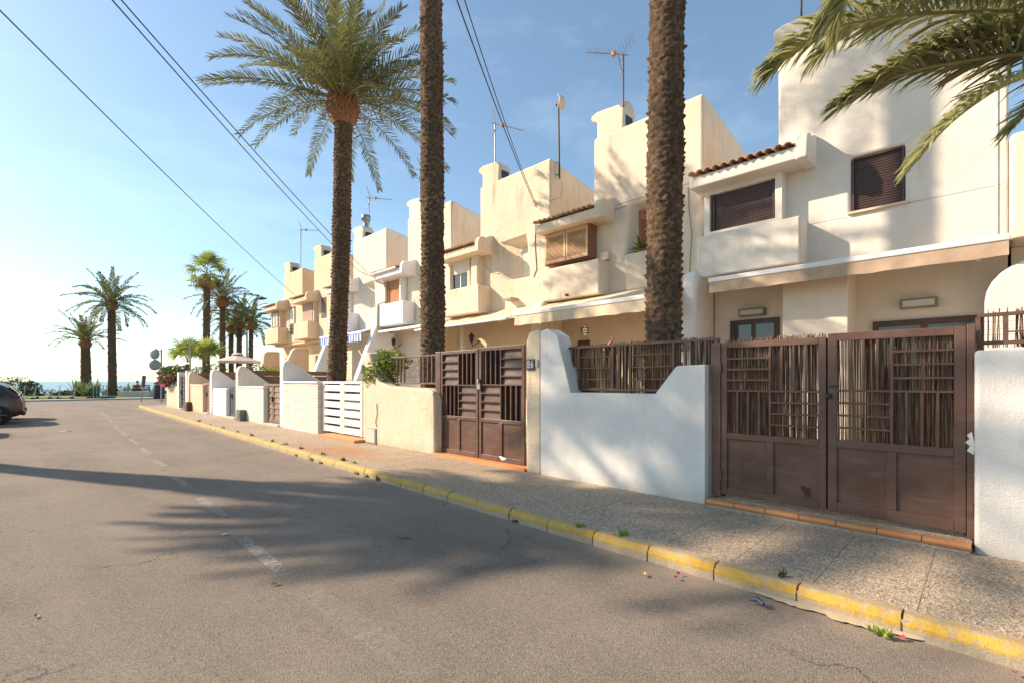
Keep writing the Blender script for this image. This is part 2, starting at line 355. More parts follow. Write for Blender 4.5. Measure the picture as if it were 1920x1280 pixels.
t.bump(t.noise(20, 6, .7), .5, .01); M['ltile'] = t.set(.8)
M['gatew'] = plain('white_gate_board', (.72, .70, .66), .5, 0, .05, 5)
M['gblue'] = plain('blue_grey_gate_panel', (.05, .07, .10), .5, 0, .3, 8)
M['gbrick'] = plain('red_brown_gate_board', (.3, .14, .08), .7, 0, .3, 8)
M['lampg'] = emis('warm_lamp_glass', (.62, .50, .30), .35)
M['lampx'] = plain('lamp_diffuser', (.52, .5, .42), .4)
M['lampm'] = plain('lamp_grey_green_metal', (.2, .2, .16), .5)
M['parasol'] = plain('pale_pink_parasol_cloth', (.62, .5, .45), .9, 0, .05)
M['skin'] = plain('skin', (.45, .26, .18), .6)
M['shirt'] = plain('orange_red_shirt', (.5, .14, .06), .9)
M['hair'] = plain('grey_brown_hair', (.12, .08, .06), .9)
M['trouser'] = plain('dark_trousers', (.05, .05, .07), .9)
M['carb'] = plain('brown_metallic_car_paint', (.085, .06, .052), .22, .45, .04, 2, 0, .6)
M['carc'] = plain('dark_grey_car_paint', (.035, .035, .042), .2, .4, .04, 2, 0, .6)
M['tyre'] = plain('tyre_rubber', (.02, .02, .02), .85)
M['tail'] = plain('red_tail_light', (.5, .03, .03), .2)
M['teal'] = plain('teal_scooter_paint', (.05, .28, .24), .4)
M['lgrey'] = plain('pale_concrete', (.5, .46, .4), .9, 0, .12, 6, .3)
M['bench'] = plain('brown_bench_wood', (.26, .12, .06), .7)
M['flam'] = plain('flamingo_red', (.5, .09, .07), .5)
M['paper'] = plain('litter_paper', (.7, .68, .64), .9)
M['leafd'] = plain('fallen_leaf', (.45, .3, .12), .9)

M['paintf'] = M['paint'].copy(); M['paintf'].name = 'faint_road_paint'
for n_ in M['paintf'].node_tree.nodes:
    if n_.type == 'MATH' and n_.operation == 'MULTIPLY' and abs(n_.inputs[1].default_value-.8) < 1e-5: n_.inputs[1].default_value = .24
# ---------------------------------------------------------------- ground
KX = [(-6, 3.66), (-2, 3.66), (3, 3.68), (8, 3.80), (12, 3.88), (20, 4.08), (28, 4.32), (34.6, 4.56)]
def kx(y):
    for (a, b), (c, d) in zip(KX, KX[1:]):
        if y <= c: return b+(d-b)*(y-a)/(c-a) if y > a else b
    return KX[-1][1]
def sheet(name, poly, z, mat, label=None, kind='structure'):
    m = MB(); m.add([(x, y, z) for x, y in poly], [tuple(range(len(poly)))]); return m.build(name, mat, None, kind=kind, label=label)
sheet('ground', [(-140, -60), (140, -60), (140, 66), (-140, 66)], -.05, M['sand'], 'bare sandy ground under and around the street')
# road as a gently uneven sheet
m = MB(); NX, NY = 44, 130
for j in range(NY+1):
    y = -12+(50-(-12))*j/NY
    xr = kx(y)+.06 if y < 34.6 else 60
    for i in range(NX+1):
        x = -14+(min(xr, kx(34)+.06)+14)*i/NX
        m.v.append((x, y, .012*mn.noise(Vector((x*.45, y*.3, 0)))-.006))
for j in range(NY):
    for i in range(NX):
        a = j*(NX+1)+i; m.f.append((a, a+1, a+NX+2, a+NX+1)); m.m.append(0); m.sm.append(True)
m.build('road', M['asphalt'], None, kind='structure', label='worn grey asphalt street running down to the sea', fix=False)
sheet('crossing_road', [(4.3, 34.75), (60, 34.75), (60, 50), (4.3, 50)], -.004, M['asphalt'], 'asphalt of the coast road beyond the last house')
sheet('crossing_road', [(-60, 30), (-13.9, 30), (-13.9, 50), (-60, 50)], -.004, M['asphalt'], 'asphalt of the coast road on the left')
# centre line dashes: worn paint
ml = empty('road_marking', (1.5, 5, .008)); tag(ml, 'worn white dashed centre line on the asphalt', None, None, 'structure')
dashes = [((812, 1268), (690, 1185)), ((700, 1192), (585, 1112)), ((528, 1072), (455, 1008)), ((420, 966), (374, 933)), ((352, 912), (322, 891)), ((311, 874), (290, 862)), ((283, 853), (266, 840)), ((259, 833), (243, 822)),
          ((238, 818), (226, 808)), ((222, 804), (214, 796)), ((210, 792), (203, 784)), ((200, 781), (188, 770))]
for i, ((a, b), (c, d)) in enumerate(dashes):
    p = G(a, b); q = G(c, d); dr = (q-p).normalized(); s_ = Vector((dr.y, -dr.x, 0))*(.052 if i > 1 else .09); m = MB(); n = 8; vs = []
    for k in range(n+1):
        o = p.lerp(q, k/n)
        for sg in (-1, 1):
            v = o+s_*sg*(1+.12*rnd.uniform(-1, 1)); vs.append((v.x, v.y, .012*mn.noise(Vector((v.x*.45, v.y*.3, 0)))-.006+.006))
    m.add(vs, [(2*k, 2*k+1, 2*k+3, 2*k+2) for k in range(n)]); m.build('dash', M['paint'] if i > 1 else M['paintf'], ml, fix=False)
# pavement: bed + aggregate slabs
pv = empty('pavement', (4.6, 0, 0)); tag(pv, 'exposed aggregate pavement with slab joints between kerb and garden walls', None, None, 'structure')
m = MB(); ys = [-6, -2, 3, 8, 12, 20, 28, 34.6]
vs = [(kx(y)+.1, y, z) for y in ys for z in (-.02, .104)]+[(5.9, y, z) for y in ys for z in (-.02, .104)]
n = len(ys)
m.add(vs, [(2*i, 2*i+1, 2*i+3, 2*i+2) for i in range(n-1)]+[(2*i+1, 2*n+2*i+1, 2*n+2*i+3, 2*i+3) for i in range(n-1)]+[(0, 2*n, 2*n+1, 1), (2*n-2, 2*n-1, 4*n-1, 4*n-2)])
m.build('pavement_bed', M['mortar'], pv)
SL = .55
for r in range(3):
    j = 0; y = -5.2+(r % 2)*0
    while y < 34.0:
        xa0, xa1 = kx(y)+.11, kx(y+SL)+.11
        def X(t, y0): a = kx(y0)+.112; return a+(5.62-a)*t
        g = .0022; t0, t1 = r/3, (r+1)/3
        z = .109+rnd.uniform(-.0015, .0015); z2 = z+rnd.uniform(-.001, .001)
        m = MB(); q = [(X(t0, y)+g, y+g), (X(t1, y)-g, y+g), (X(t1, y+SL)-g, y+SL-g), (X(t0, y+SL)+g, y+SL-g)]
        m.add([(a, b, .08) for a, b in q]+[(q[0][0], q[0][1], z), (q[1][0], q[1][1], z2), (q[2][0], q[2][1], z2), (q[3][0], q[3][1], z)],
              [(0, 3, 2, 1), (4, 5, 6, 7), (0, 1, 5, 4), (1, 2, 6, 5), (2, 3, 7, 6), (3, 0, 4, 7)])
        m.build('paving_slab', M['aggr'], pv, fix=False); y += SL
# kerb stones
kb = empty('kerb', (3.7, 0, 0)); tag(kb, 'kerb of concrete blocks painted worn yellow along the pavement', None, None, 'structure')
kms = []
for k in range(6):
    m = MB(); rr = random.Random(k); n = 5; prof = [(0, -.04), (.004, .06), (.03, .105), (.05, .112), (.128, .112), (.13, -.04)]
    vs = []; ln = .556-.012
    for j in range(n+1):
        e = .006 if j in (0, n) else 0
        for (x, z) in prof: vs.append((x+(e if x < .06 else 0)+rr.uniform(-.002, .002), -ln/2+ln*j/n, z-(e*.8 if z > .05 else 0)+rr.uniform(-.002, .002)))
    q = len(prof)
    fs = [(j*q+i, j*q+i+1, (j+1)*q+i+1, (j+1)*q+i) for j in range(n) for i in range(q-1)]+[tuple(range(q)), tuple(range(n*q, n*q+q))]
    m.add(vs, fs); kms.append(m.mesh('kerb_stone', M['kerb']))
y = .36-.556*10; k = 0
while y < 34.4:
    yc = y+.278; an = math.atan2(kx(yc+.3)-kx(yc-.3), .6)
    o = link('kerb_stone', kms[k % 6], kb, (kx(yc)-.02+rnd.uniform(-.004, .004), yc, rnd.uniform(-.004, .004)), (rnd.uniform(-.006, .006), 0, -an+rnd.uniform(-.006, .006))); y += .556; k += 1
m = MB(); ys = [-6, -2, 3, 8, 12, 20, 28, 34.6]
for a, b in zip(ys, ys[1:]): m.add([(kx(a)+.003, a, -.03), (kx(b)+.003, b, -.03), (kx(b)+.003, b, .078), (kx(a)+.003, a, .078), (kx(a)+.1, a, .078), (kx(b)+.1, b, .078)], [(0, 1, 2, 3), (3, 2, 5, 4)])
m.build('kerb_bed', M['mortar'], kb)
# promenade
m = MB(); m.box(-60, 60, 50, 50.35, -.05, .12); m.box(-60, 60, 50.35, 52.2, -.05, .11)
m.build('promenade_kerb', M['lgrey'], None, bev=0, kind='structure', label='pale concrete kerb and path along the seafront')
sheet('seafront_lawn', [(-60, 52.2), (60, 52.2), (60, 63), (-60, 63)], .13, M['lawn'], 'strip of sunlit lawn along the seafront')
sheet('beach', [(-200, 63), (200, 63), (200, 80), (-200, 80)], -.6, M['sand'], 'low sandy shore below the lawn')
sheet('sea', [(-9000, 68), (9000, 68), (9000, 12000), (-9000, 12000)], -.5, M['sea'], 'calm blue sea reaching the horizon')
sheet('patio_floor', [(5.55, -6), (12.2, -6), (12.2, 33), (5.55, 33)], .13, M['floor'], 'beige patio floor behind the garden walls')

# ---------------------------------------------------------------- houses
FX = 11.3
BD = [-.27, 4.77, 9.5, 14.39, 19.05, 23.8, 28.3, 33.0]
SPL = [3.18, 7.93, 12.78, 17.4, 22.2, 26.8, 31.2]
def block(name, outline, x0, x1, drop, holes, mat, parent, bev=.06, imat=None):
    """solid body: front outline in (y,z) at x0, extruded to x1 (its top falls by drop); holes = (front loop, back loop, depth)"""
    bm = bmesh.new(); off = org(parent)
    def V(x, y, z): return bm.verts.new((x-off.x, y-off.y, z-off.z))
    zt = max(z for _, z in outline); f = [V(x0, y, z) for y, z in outline]; bk = [V(x1, y, z-(drop if z > zt-1 else 0)) for y, z in outline]
    n = len(f); es = [bm.edges.new((f[i], f[(i+1) % n])) for i in range(n)]
    inner = []
    for fl, bl, dp in holes:
        a = [V(x0, y, z) for y, z in fl]; b = [V(x0+dp, y, z) for y, z in bl]; k = len(a)
        es += [bm.edges.new((a[i], a[(i+1) % k])) for i in range(k)]
        for i in range(k): bm.faces.new((a[i], a[(i+1) % k], b[(i+1) % k], b[i]))
        bm.faces.new(b); inner.append(k)
    bmesh.ops.triangle_fill(bm, use_beauty=True, use_dissolve=False, edges=es, normal=(-1, 0, 0))
    for i in range(n): bm.faces.new((f[i], f[(i+1) % n], bk[(i+1) % n], bk[i]))
    bm.faces.new(bk); bmesh.ops.recalc_face_normals(bm, faces=bm.faces)
    me = bpy.data.meshes.new(name); bm.to_mesh(me); bm.free(); me.materials.append(mat)
    o = link(name, me, parent)
    if bev:
        me.polygons.foreach_set('use_smooth', [True]*len(me.polygons))
        b = o.modifiers.new('bevel', 'BEVEL'); b.width = bev; b.segments = 3; b.limit_method = 'ANGLE'; b.angle_limit = R(40); b.harden_normals = True
    return o
def rect(y0, y1, z0, z1): return [(y0, z0), (y1, z0), (y1, z1), (y0, z1)]
def roller(parent, x, y0, y1, z0, z1, mat, pitch=.048, name='roller_shutter'):
    """corrugated roller shutter facing -X"""
    m = MB(); n = max(2, int((z1-z0)/pitch)); vs = []
    for i in range(n):
        a = z0+(z1-z0)*i/n; h = (z1-z0)/n
        for (dx, dz) in ((0.004, 0), (-.007, .25*h), (-.008, .7*h), (0.002, .96*h), (.006, .98*h)):
            vs += [(x+dx, y0, a+dz), (x+dx, y1, a+dz)]
    m.add(vs, [(2*i, 2*i+1, 2*i+3, 2*i+2) for i in range(len(vs)//2-1)]); return m.build(name, mat, parent, fix=False)
def frame_rect(parent, x0, x1, y0, y1, z0, z1, w_, mat, name='window_frame', mid=False):
    m = MB(); m.box(x0, x1, y0, y1, z0, z0+w_); m.box(x0, x1, y0, y1, z1-w_, z1); m.box(x0, x1, y0, y0+w_, z0+w_, z1-w_); m.box(x0, x1, y1-w_, y1, z0+w_, z1-w_)
    if mid: m.box(x0, x1, (y0+y1)/2-w_/2, (y0+y1)/2+w_/2, z0+w_, z1-w_)
    return m.build(name, mat, parent)
# barrel tiles, shared
m = MB(); seg = 6; vs = []
for j, (x, s_) in enumerate(((0, 1.0), (.42, .84))):
    for rad in (.085, .070):
        for k in range(seg+1):
            an = math.pi*k/seg; vs.append((x, s_*rad*math.cos(an), s_*rad*math.sin(an)*.85+x*.0))
q = seg+1; fs = []
for k in range(seg): fs += [(k, k+1, 2*q+k+1, 2*q+k), (q+k, 3*q+k, 3*q+k+1, q+k+1), (k, q+k, q+k+1, k+1), (2*q+k, 2*q+k+1, 3*q+k+1, 3*q+k)]
m.add(vs, fs, 0, False); TILE = m.mesh('roof_tile', M['rtile'])
m = MB(); m.add([(v[0], v[1]*1.0, -v[2]+.05) for v in vs], fs, 0, False); TILE2 = m.mesh('roof_tile', M['rtile'])
def tiled_roof(h, y0, y1, x0, z0, rows=4, slope=15):
    n = max(3, int(round((y1-y0)/.17))); st = (y1-y0)/n
    for i in range(n):
        for r in range(rows):
            x = x0+r*.36; z = z0+r*.36*math.tan(R(slope))+.02*0
            link('roof_tile', TILE, h, (x+rnd.uniform(-.012, .012), y0+st*(i+.5)+rnd.uniform(-.006, .006), z+rnd.uniform(-.004, .004)), (rnd.uniform(-.02, .02), -R(slope-3), rnd.uniform(-.03, .03)))
def chimney(h, yb, top, mat, cap=True):
    """square chimney at the far front corner of the tower, lip over its far side"""
    z = top; m = MB()
    poly = [(yb-.95, z-.25), (yb-.95, z+.5), (yb-.82, z+.66), (yb-.1, z+.72), (yb+.1, z+.66), (yb+.1, z+.53), (yb-.1, z+.40), (yb-.1, z-.25)]
    m.prism(poly, 'x', FX+.02, FX+.62); o = m.build('chimney', mat, h, bev=.05, seg=3)
    m = MB(); m.box(FX+.12, FX+.5, yb-.11, yb-.07, z+.12, z+.34); m.build('flue_opening', M['dark'], o)
    m = MB(); m.box(FX+.15, FX+.48, yb-.97, yb-.93, z+.1, z+.36); m.build('flue_opening', M['dark'], o)
    return o
def house(i, mat, inmat, label, top=8.37, hood=True, niche=None, win=None, boxmat=None, hoodmat=None):
    y0, ys, y1 = BD[i], SPL[i], BD[i+1]
    h = empty('terraced_house', (FX, (y0+y1)/2, .1), label, 'house', 'terraced houses in the row')
    g = .012
    block('tower_wall', rect(y0+g, ys, 3.78, top), FX, FX+4.4, .72, niche or [], mat, h, .09)
    block('bay_wall', rect(ys+.002, y1-g, 3.78, 6.0), FX+.04, FX+4.3, -.55, win or [], mat, h, .03)
    m = MB(); zb = [(FX+.6, .1), (FX+4.3, .1), (FX+4.3, 3.776), (FX+.6, 3.776)]
    m.prism(zb, 'y', y0+g, y1-g); m.build('patio_wall', inmat, h)
    m = MB(); m.box(FX+.02, FX+.62, y0+g, y1-g, 3.70, 3.779); m.build('soffit', inmat, h)
    bm_ = boxmat or mat
    yb = ys-.56
    if hood:
        m = MB(); m.box(FX-.55, FX+.1, yb, y1-.05, 3.83, 4.78); m.build('balcony_block', bm_, h, bev=.05, seg=3)
        hm = hoodmat or bm_
        m = MB(); m.box(FX-.66, FX+.1, yb-.02, y1+.06, 5.86, 6.12); m.build('hood', hm, h, bev=.035, seg=3)
        pts = [(FX-.70, 5.83), (FX-.70, 6.14), (FX-.62, 6.32), (FX-.48, 6.38), (FX-.36, 6.36), (FX-.1, 6.48), (FX+.05, 6.5), (FX+.05, 5.83)]
        m = MB(); m.prism(pts, 'y', yb-.16, yb+.06); m.build('hood_end', hm, h, bev=.045, seg=3)
        tiled_roof(h, yb+.08, y1+.05, FX-.76, 6.135, 4 if i < 4 else 2)
        m = MB(); m.prism([(FX-.6, 6.10), (FX+.8, 6.47), (FX+.8, 6.0), (FX-.6, 6.0)], 'y', yb+.08, y1+.02); m.build('roof_mortar', M['mortar'], h)
    return h
# tower niches: splayed reveal
def splay(py0, py1, z0, z1, dp, lean=.12, inset=.18, z0i=.0):
    fl = [(py0+lean, z0), (py1-lean*.0, z0), (py1-lean, z1), (py0, z1)]
    fl = [(py0, z0), (py1, z0), (py1-lean, z1), (py0+lean*.35, z1)]
    bl = [(py0+.05, z0+z0i), (py1-inset*2.2, z0+z0i), (py1-inset*2.2, z1-.14), (py0+.12, z1-.14)]
    return (fl, bl, dp)
# --- house 1 (white, nearest)
wy = (P(1697, 0, FX).y, P(1595, 0, FX).y); wz = (4.78, 5.83)
h1 = house(0, M['white'], M['innerw'], 'white terraced house with dark brown roller shutters, nearest behind the reed gate',
           niche=[(rect(wy[0], wy[1], *wz), rect(wy[0]+.01, wy[1]-.01, *wz), .14)], win=[(rect(3.14+.1, 4.42, 4.82, 5.84), rect(3.25, 4.41, 4.83, 5.83), .12)])
wn = frame_rect(h1, FX+.04, FX+.12, wy[0]+.012, wy[1]-.012, wz[0]+.003, wz[1]-.003, .035, M['shutb'], 'window_frame')
roller(wn, FX+.10, wy[0]+.03, wy[1]-.03, wz[0]+.02, wz[1]-.02, M['shutb'])
m = MB(); m.box(FX-.06, FX+.1, wy[0]-.06, wy[1]+.05, wz[0]-.05, wz[0]-.004); m.build('window_sill', M['canvas'], h1, bev=.008)
BX = FX-.30
ws = frame_rect(h1, BX, FX+.08, YX(1466, BX), YX(1320, BX), 4.77, 5.875, .13, M['white'], 'window_surround')
ya, yb_ = YX(1450, BX), YX(1335, BX)
wn = frame_rect(h1, BX+.05, BX+.12, ya, yb_, 4.82, 5.80, .03, M['shutb'], 'window_frame'); roller(wn, BX+.10, ya+.02, yb_-.02, 4.84, 5.79, M['shutb'])
m = MB(); m.box(BX-.09, BX+.1, ya-.02, yb_+.08, 4.765, 4.80); m.build('window_sill', M['canvas'], h1, bev=.006)
chimney(h1, SPL[0], 8.37, M['white'])
m = MB(); m.box(FX-.004, FX+.02, BD[0]+.1, wy[0]-.06, 4.735, 4.742); m.build('render_joint', M['grey'], h1)
m = MB(); m.box(FX-.004, FX+.02, wy[1]+.05, 2.6, 4.70, 4.706); m.build('render_joint', M['grey'], h1)
m = MB(); m.box(FX-.018, FX+.02, -.13, -.10, 3.9, 7.2); m.build('corner_trim', M['white'], h1)
# patio front of house 1
m = MB(); m.box(FX-.2, FX+.62, YX(1590, FX-.2), YX(1467, FX-.2), .12, 3.74); m.build('patio_pier', M['innerw'], h1, bev=.02)
IX = FX+.6
for (a, b, zt) in ((1370, 1462, P(1400, 600, IX).z), (1637, 1842, P(1740, 597, IX).z)):
    m = MB(); y2, y1_ = YX(a, IX), YX(b, IX); m.box(IX-.04, IX+.05, y1_, y2, .14, zt); d = m.build('door', M['dwood'], h1)
    m = MB(); m.box(IX-.055, IX-.03, y1_+.1, (y1_+y2)/2-.05, .5, zt-.12); m.box(IX-.055, IX-.03, (y1_+y2)/2+.05, y2-.1, .5, zt-.12); m.build('door_glass', M['glass'], d)
def lamp_box(h, px0, px1, py0, py1, X_, label=None):
    a, b = YX(px1, X_), YX(px0, X_); z1_, z0_ = P((px0+px1)/2, py0, X_).z, P((px0+px1)/2, py1, X_).z
    o = empty('wall_lamp', (X_, (a+b)/2, z0_), label, 'lamp', 'rectangular wall lamps of the white house')
    m = MB(); m.box(X_-.02, X_+.12, a, b, z0_, z1_); f = m.build('housing', M['lampm'], o, bev=.012)
    m = MB(); m.box(X_-.035, X_-.015, a+.04, b-.04, z0_+.03, z1_-.03); m.build('diffuser', M['lampx'], f, bev=.006)
lamp_box(h1, 1385, 1434, 578, 592, IX-.12, 'smaller rectangular wall lamp left of the white patio pier')
lamp_box(h1, 1687, 1758, 559, 577, IX-.12, 'larger rectangular wall lamp above the wide sliding door')
# --- house 2
def trap(y0, y1, z0, z1): return [(y0, z0), (y1, z0), (y1-.13, z1), (y0+.05, z1)]
n2a, n2b = YX(1262, FX), YX(1172, FX)
h2 = house(1, M['cream'], M['inner'], 'cream terraced house with wooden louvred shutters and red niche shutter',
           niche=[(trap(n2a, n2b, 4.86, 6.2), trap(n2a+.05, n2b-.16, 4.9, 6.08), .28)])
y0n, y1n = n2a+.1, n2b-.30
m = MB(); m.box(FX+.20, FX+.275, y0n, y1n, 4.92, 6.04); sh_ = m.build('niche_shutter', M['redwood'], h2)
m = MB()
for k in range(22): z = 5.0+k*.046; m.box(FX+.185, FX+.205, y0n+.08, y1n-.08, z, z+.03)
m.build('louvre', M['redwood'], sh_)
m = MB(); m.box(FX-.10, FX+.05, n2a-.1, n2b-.05, 3.9, 4.86); m.build('niche_parapet', M['cream'], h2, bev=.04, seg=3)
BX2 = FX-.34; ya, yb_ = YX(1104, BX2), YX(1023, BX2); zs0, zs1 = P(1023, 498, BX2).z, P(1023, 428, BX2).z
sb = empty('shutter_box', (BX2, ya, zs0)); sb.parent = h2; sb.location -= Vector(org(h2))
m = MB(); m.box(BX2+.01, FX+.05, ya-.03, yb_+.03, zs0-.02, 5.86); m.build('shutter_casing', M['bench'], sb)
w2 = (yb_-ya)/2
for k in range(2):
    a, b = ya+k*w2+.01, ya+(k+1)*w2-.01; m = MB(); x0, x1 = BX2-.045, BX2-.005
    m.box(x0, x1, a, b, zs0, zs0+.10); m.box(x0, x1, a, b, 5.80-.06, 5.85); m.box(x0, x1, a, a+.07, zs0+.1, 5.74); m.box(x0, x1, b-.07, b, zs0+.1, 5.74); m.build('shutter_leaf', M['wood'], sb, bev=.006)
    m = MB(); z = zs0+.11
    while z < 5.72: m.add([(x0+.005, a+.07, z), (x0+.005, b-.07, z), (x1, b-.07, z+.032), (x1, a+.07, z+.032), (x0+.005, a+.07, z+.012), (x0+.005, b-.07, z+.012), (x1, b-.07, z+.044), (x1, a+.07, z+.044)], [(0, 1, 2, 3), (4, 5, 6, 7), (0, 1, 5, 4)]); z += .036
    m.build('louvre', M['wood'], sb)
chimney(h2, SPL[1], 8.37, M['cream'])
for (a, b, zt) in ((1085, 1106, P(1095, 638, IX).z), (1272, 1318, P(1295, 618, IX).z)):
    m = MB(); m.box(IX-.05, IX+.05, YX(b, IX), YX(a, IX), .14, zt); m.build('door', M['dwood'], h2)
m = MB(); m.box(FX-.14, FX+.0, YX(1146, FX), YX(1130, FX), 4.82, 5.03); m.build('junction_box', M['canvas'], h2, bev=.01)
m = MB(); m.box(FX-.004, FX+.02, 5.0, 7.6, 6.28, 6.287); m.build('render_joint', M['rust'], h2)
# --- house 3
y3a, y3b = YX(993, FX), YX(933, FX)
bx3 = FX-.12
h3 = house(2, M['cream2'], M['inner'], 'cream terraced house with half open white roller blind and splayed niche',
           niche=[([(y3a, 4.85), (y3b, 4.85), (y3b-.22, 6.16), (y3a+.16, 6.16)], [(y3a+.03, 4.88), (y3b-.8, 4.88), (y3b-.8, 5.98), (y3a+.12, 5.98)], .42)])
roller(h3, FX+.40, y3a+.05, y3b-.83, 4.9, 5.92, M['shutw'])
ya, yb_ = YX(880, bx3), YX(848, bx3)
frame_rect(h3, bx3-.1, FX+.1, ya-.12, yb_+.12, 4.75, 5.9, .11, M['cream'], 'window_surround')
wn = frame_rect(h3, bx3, bx3+.05, ya, yb_, 4.86, 5.80, .04, M['alu'], 'window_frame', True)
roller(wn, bx3+.005, ya+.03, yb_-.03, 5.42, 5.78, M['shutw']); m = MB(); m.box(bx3+.02, bx3+.03, ya+.03, yb_-.03, 4.88, 5.42); m.build('pane', M['glass'], wn)
m = MB(); m.box(FX-.30, FX+.05, ya-.62, ya-.30, 4.6, 5.9); m.build('bay_pier', M['cream'], h3, bev=.02)
chimney(h3, SPL[2], 8.37, M['cream2'])
m = MB(); m.box(FX-.35, FX+.05, YX(972, FX), YX(957, FX), 4.12, 4.2); m.build('water_spout', M['mortar'], h3, bev=.02)
# --- house 4
h4 = house(3, M['pale'], M['innerw'], 'pale rough rendered terraced house with orange blind, rain pipe and white awning', hoodmat=M['brightw'], boxmat=M['brightw'],
           niche=[([(YX(812, FX), 4.85), (YX(783, FX), 4.85), (YX(786, FX), 6.1), (YX(808, FX), 6.1)], [(YX(812, FX)+.05, 4.87), (YX(783, FX)-.5, 4.87), (YX(783, FX)-.5, 6.0), (YX(808, FX)+.05, 6.0)], .3)])
bx = FX-.2; ya, yb_ = YX(752, bx), YX(727, bx)
frame_rect(h4, bx-.1, FX+.1, ya-.12, yb_+.2, 4.72, 5.92, .1, M['brightw'], 'window_surround'); roller(h4, bx, ya, yb_, 4.82, 5.83, M['shuto'])
roller(h4, FX+.28, YX(812, FX)+.06, YX(783, FX)-.52, 4.9, 5.95, M['dwood'])
y_ = BD[4]-.15; m = MB(); m.tube([(FX-.66, y_, 6.0), (FX-.6, y_, 5.82), (FX-.35, y_-.25, 5.7), (FX-.3, y_-.3, 5.5), (FX-.3, y_-.3, 4.95), (FX-.58, y_-.1, 4.8), (FX-.6, y_-.08, 3.6), (FX-.2, y_, 3.2), (FX-.2, y_, .2)], .045, 8)
m.build('rain_pipe', M['canvas'], h4)
m = MB(); m.tube([(FX-.72, ys_, 6.12) for ys_ in (SPL[3]-.3, BD[4]+.1)], .06, 8); m.build('gutter', M['brightw'], h4)
chimney(h4, SPL[3], 8.37, M['pale'])
# --- house 5
h5 = house(4, M['pale'], M['innerw'], 'white terraced house with metal chimney cowl and blue striped awning', boxmat=M['brightw'],
           niche=[([(YX(703, FX), 4.9), (YX(678, FX), 4.9), (YX(682, FX), 6.1), (YX(701, FX), 6.1)], [(YX(703, FX)+.05, 4.92), (YX(678, FX)-.75, 4.92), (YX(680, FX)-.75, 6.0), (YX(701, FX)+.05, 6.0)], .35)])
roller(h5, FX+.33, YX(703, FX)+.06, YX(678, FX)-.77, 4.95, 5.95, M['dwood'])
bx = FX-.2; roller(h5, bx, SPL[4]+.3, BD[5]-.3, 4.82, 5.83, M['shutp'])
m = MB(); m.box(bx+.01, FX+.1, SPL[4]+.15, BD[5]-.15, 4.75, 5.9); m.build('window_surround', M['brightw'], h5)
ch = chimney(h5, SPL[4], 8.3, M['pale'])
c5 = P(686, 420, FX+.3); m = MB(); m.lathe([(.13, -.55), (.12, .0), (.12, .15), (.22, .16), (.22, .38), (.2, .4)], c5, 12); m.build('chimney_cowl', M['steel'], ch)
m = MB(); m.box(FX-.3, FX+.05, YX(660, FX), YX(652, FX), 4.05, 4.13); m.build('water_spout', M['mortar'], h5)
# --- house 6
h6 = house(5, M['ochre'], M['inner'], 'sand coloured terraced house with faded pink blind', top=8.3)
bx = FX-.2; ya, yb_ = YX(586, bx), YX(568, bx); m = MB(); m.box(bx+.01, FX+.1, ya-.15, yb_+.15, 4.75, 5.9); m.build('window_surround', M['ochre'], h6); roller(h6, bx-.01, ya, yb_, 4.82, 5.83, M['shutp'])
m = MB(); m.box(FX-.02, FX+.04, YX(612, FX), YX(603, FX), 4.9, 6.0); m.build('window', M['dwood'], h6)
chimney(h6, SPL[5], 8.3, M['ochre'])
# --- house 7
h7 = house(6, M['ochre'], M['inner'], 'last sand coloured terraced house at the seaward end of the row', top=8.12)
ya, yb_ = YX(554, FX), YX(544, FX); m = MB(); m.box(FX-.03, FX+.04, ya, yb_, 4.3, 5.95); wn = m.build('window_frame', M['dwood'], h7)
m = MB(); m.box(FX-.04, FX-.02, ya+.08, yb_-.08, 4.95, 5.85); m.build('pane', M['lampx'], wn)
m = MB()
for z in (4.45, 4.62, 4.8): m.box(FX-.08, FX-.04, ya, yb_, z, z+.05)
m.build('railing', M['dark'], wn)
bx = FX-.3; ya, yb_ = YX(522, bx), YX(511, bx); m = MB(); m.box(bx+.01, FX+.1, ya-.15, yb_+.3, 4.75, 5.9); m.build('window_surround', M['ochre'], h7)
wn = frame_rect(h7, bx-.03, bx, ya, yb_, 4.82, 5.8, .07, M['dwood'], 'window_frame', True); m = MB(); m.box(bx-.015, bx-.01, ya+.05, yb_-.05, 4.87, 5.75); m.build('pane', M['lampx'], wn)
chimney(h7, SPL[6], 8.12, M['ochre'])
# --- house 0, right edge of the frame
h0 = empty('terraced_house', (FX, -2.6, .1), 'white house with low flat parapet cut by the right frame edge', 'house', 'terraced houses in the row')
block('tower_wall', rect(-5.3, -.262, 3.78, 5.5), FX-.12, FX+4.4, .1, [], M['cream'], h0, .08)
m = MB(); m.prism([(FX+.6, .1), (FX+4.3, .1), (FX+4.3, 3.776), (FX+.6, 3.776)], 'y', -5.2, -.3); m.build('patio_wall', M['innerw'], h0)
m = MB(); m.box(FX-.6, FX+.1, -3, -.95, 3.9, 4.9); m.build('balcony_block', M['cream'], h0, bev=.06)
def wcable(h, pts, r_=.010, mat='grey'):
    m = MB(); m.tube([P(a, b, FX-.015) for a, b in pts], r_, 5); m.build('wall_cable', M[mat], h)
wcable(h2, [(1290, 352), (1292, 400), (1297, 440), (1294, 480), (1292, 520)]); wcable(h2, [(1128, 400), (1150, 395), (1175, 386)], .006, 'cable')
wcable(h3, [(1004, 418), (1003, 460), (1006, 505), (1000, 520)], .014); wcable(h3, [(1030, 378), (1050, 370), (1056, 352), (1052, 340)], .006, 'cable')
wcable(h3, [(912, 500), (925, 515), (940, 512), (952, 516)], .007, 'cable'); wcable(h5, [(672, 508), (700, 520), (716, 516)], .008, 'cable'); wcable(h4, [(775, 560), (778, 590), (776, 612)], .008)
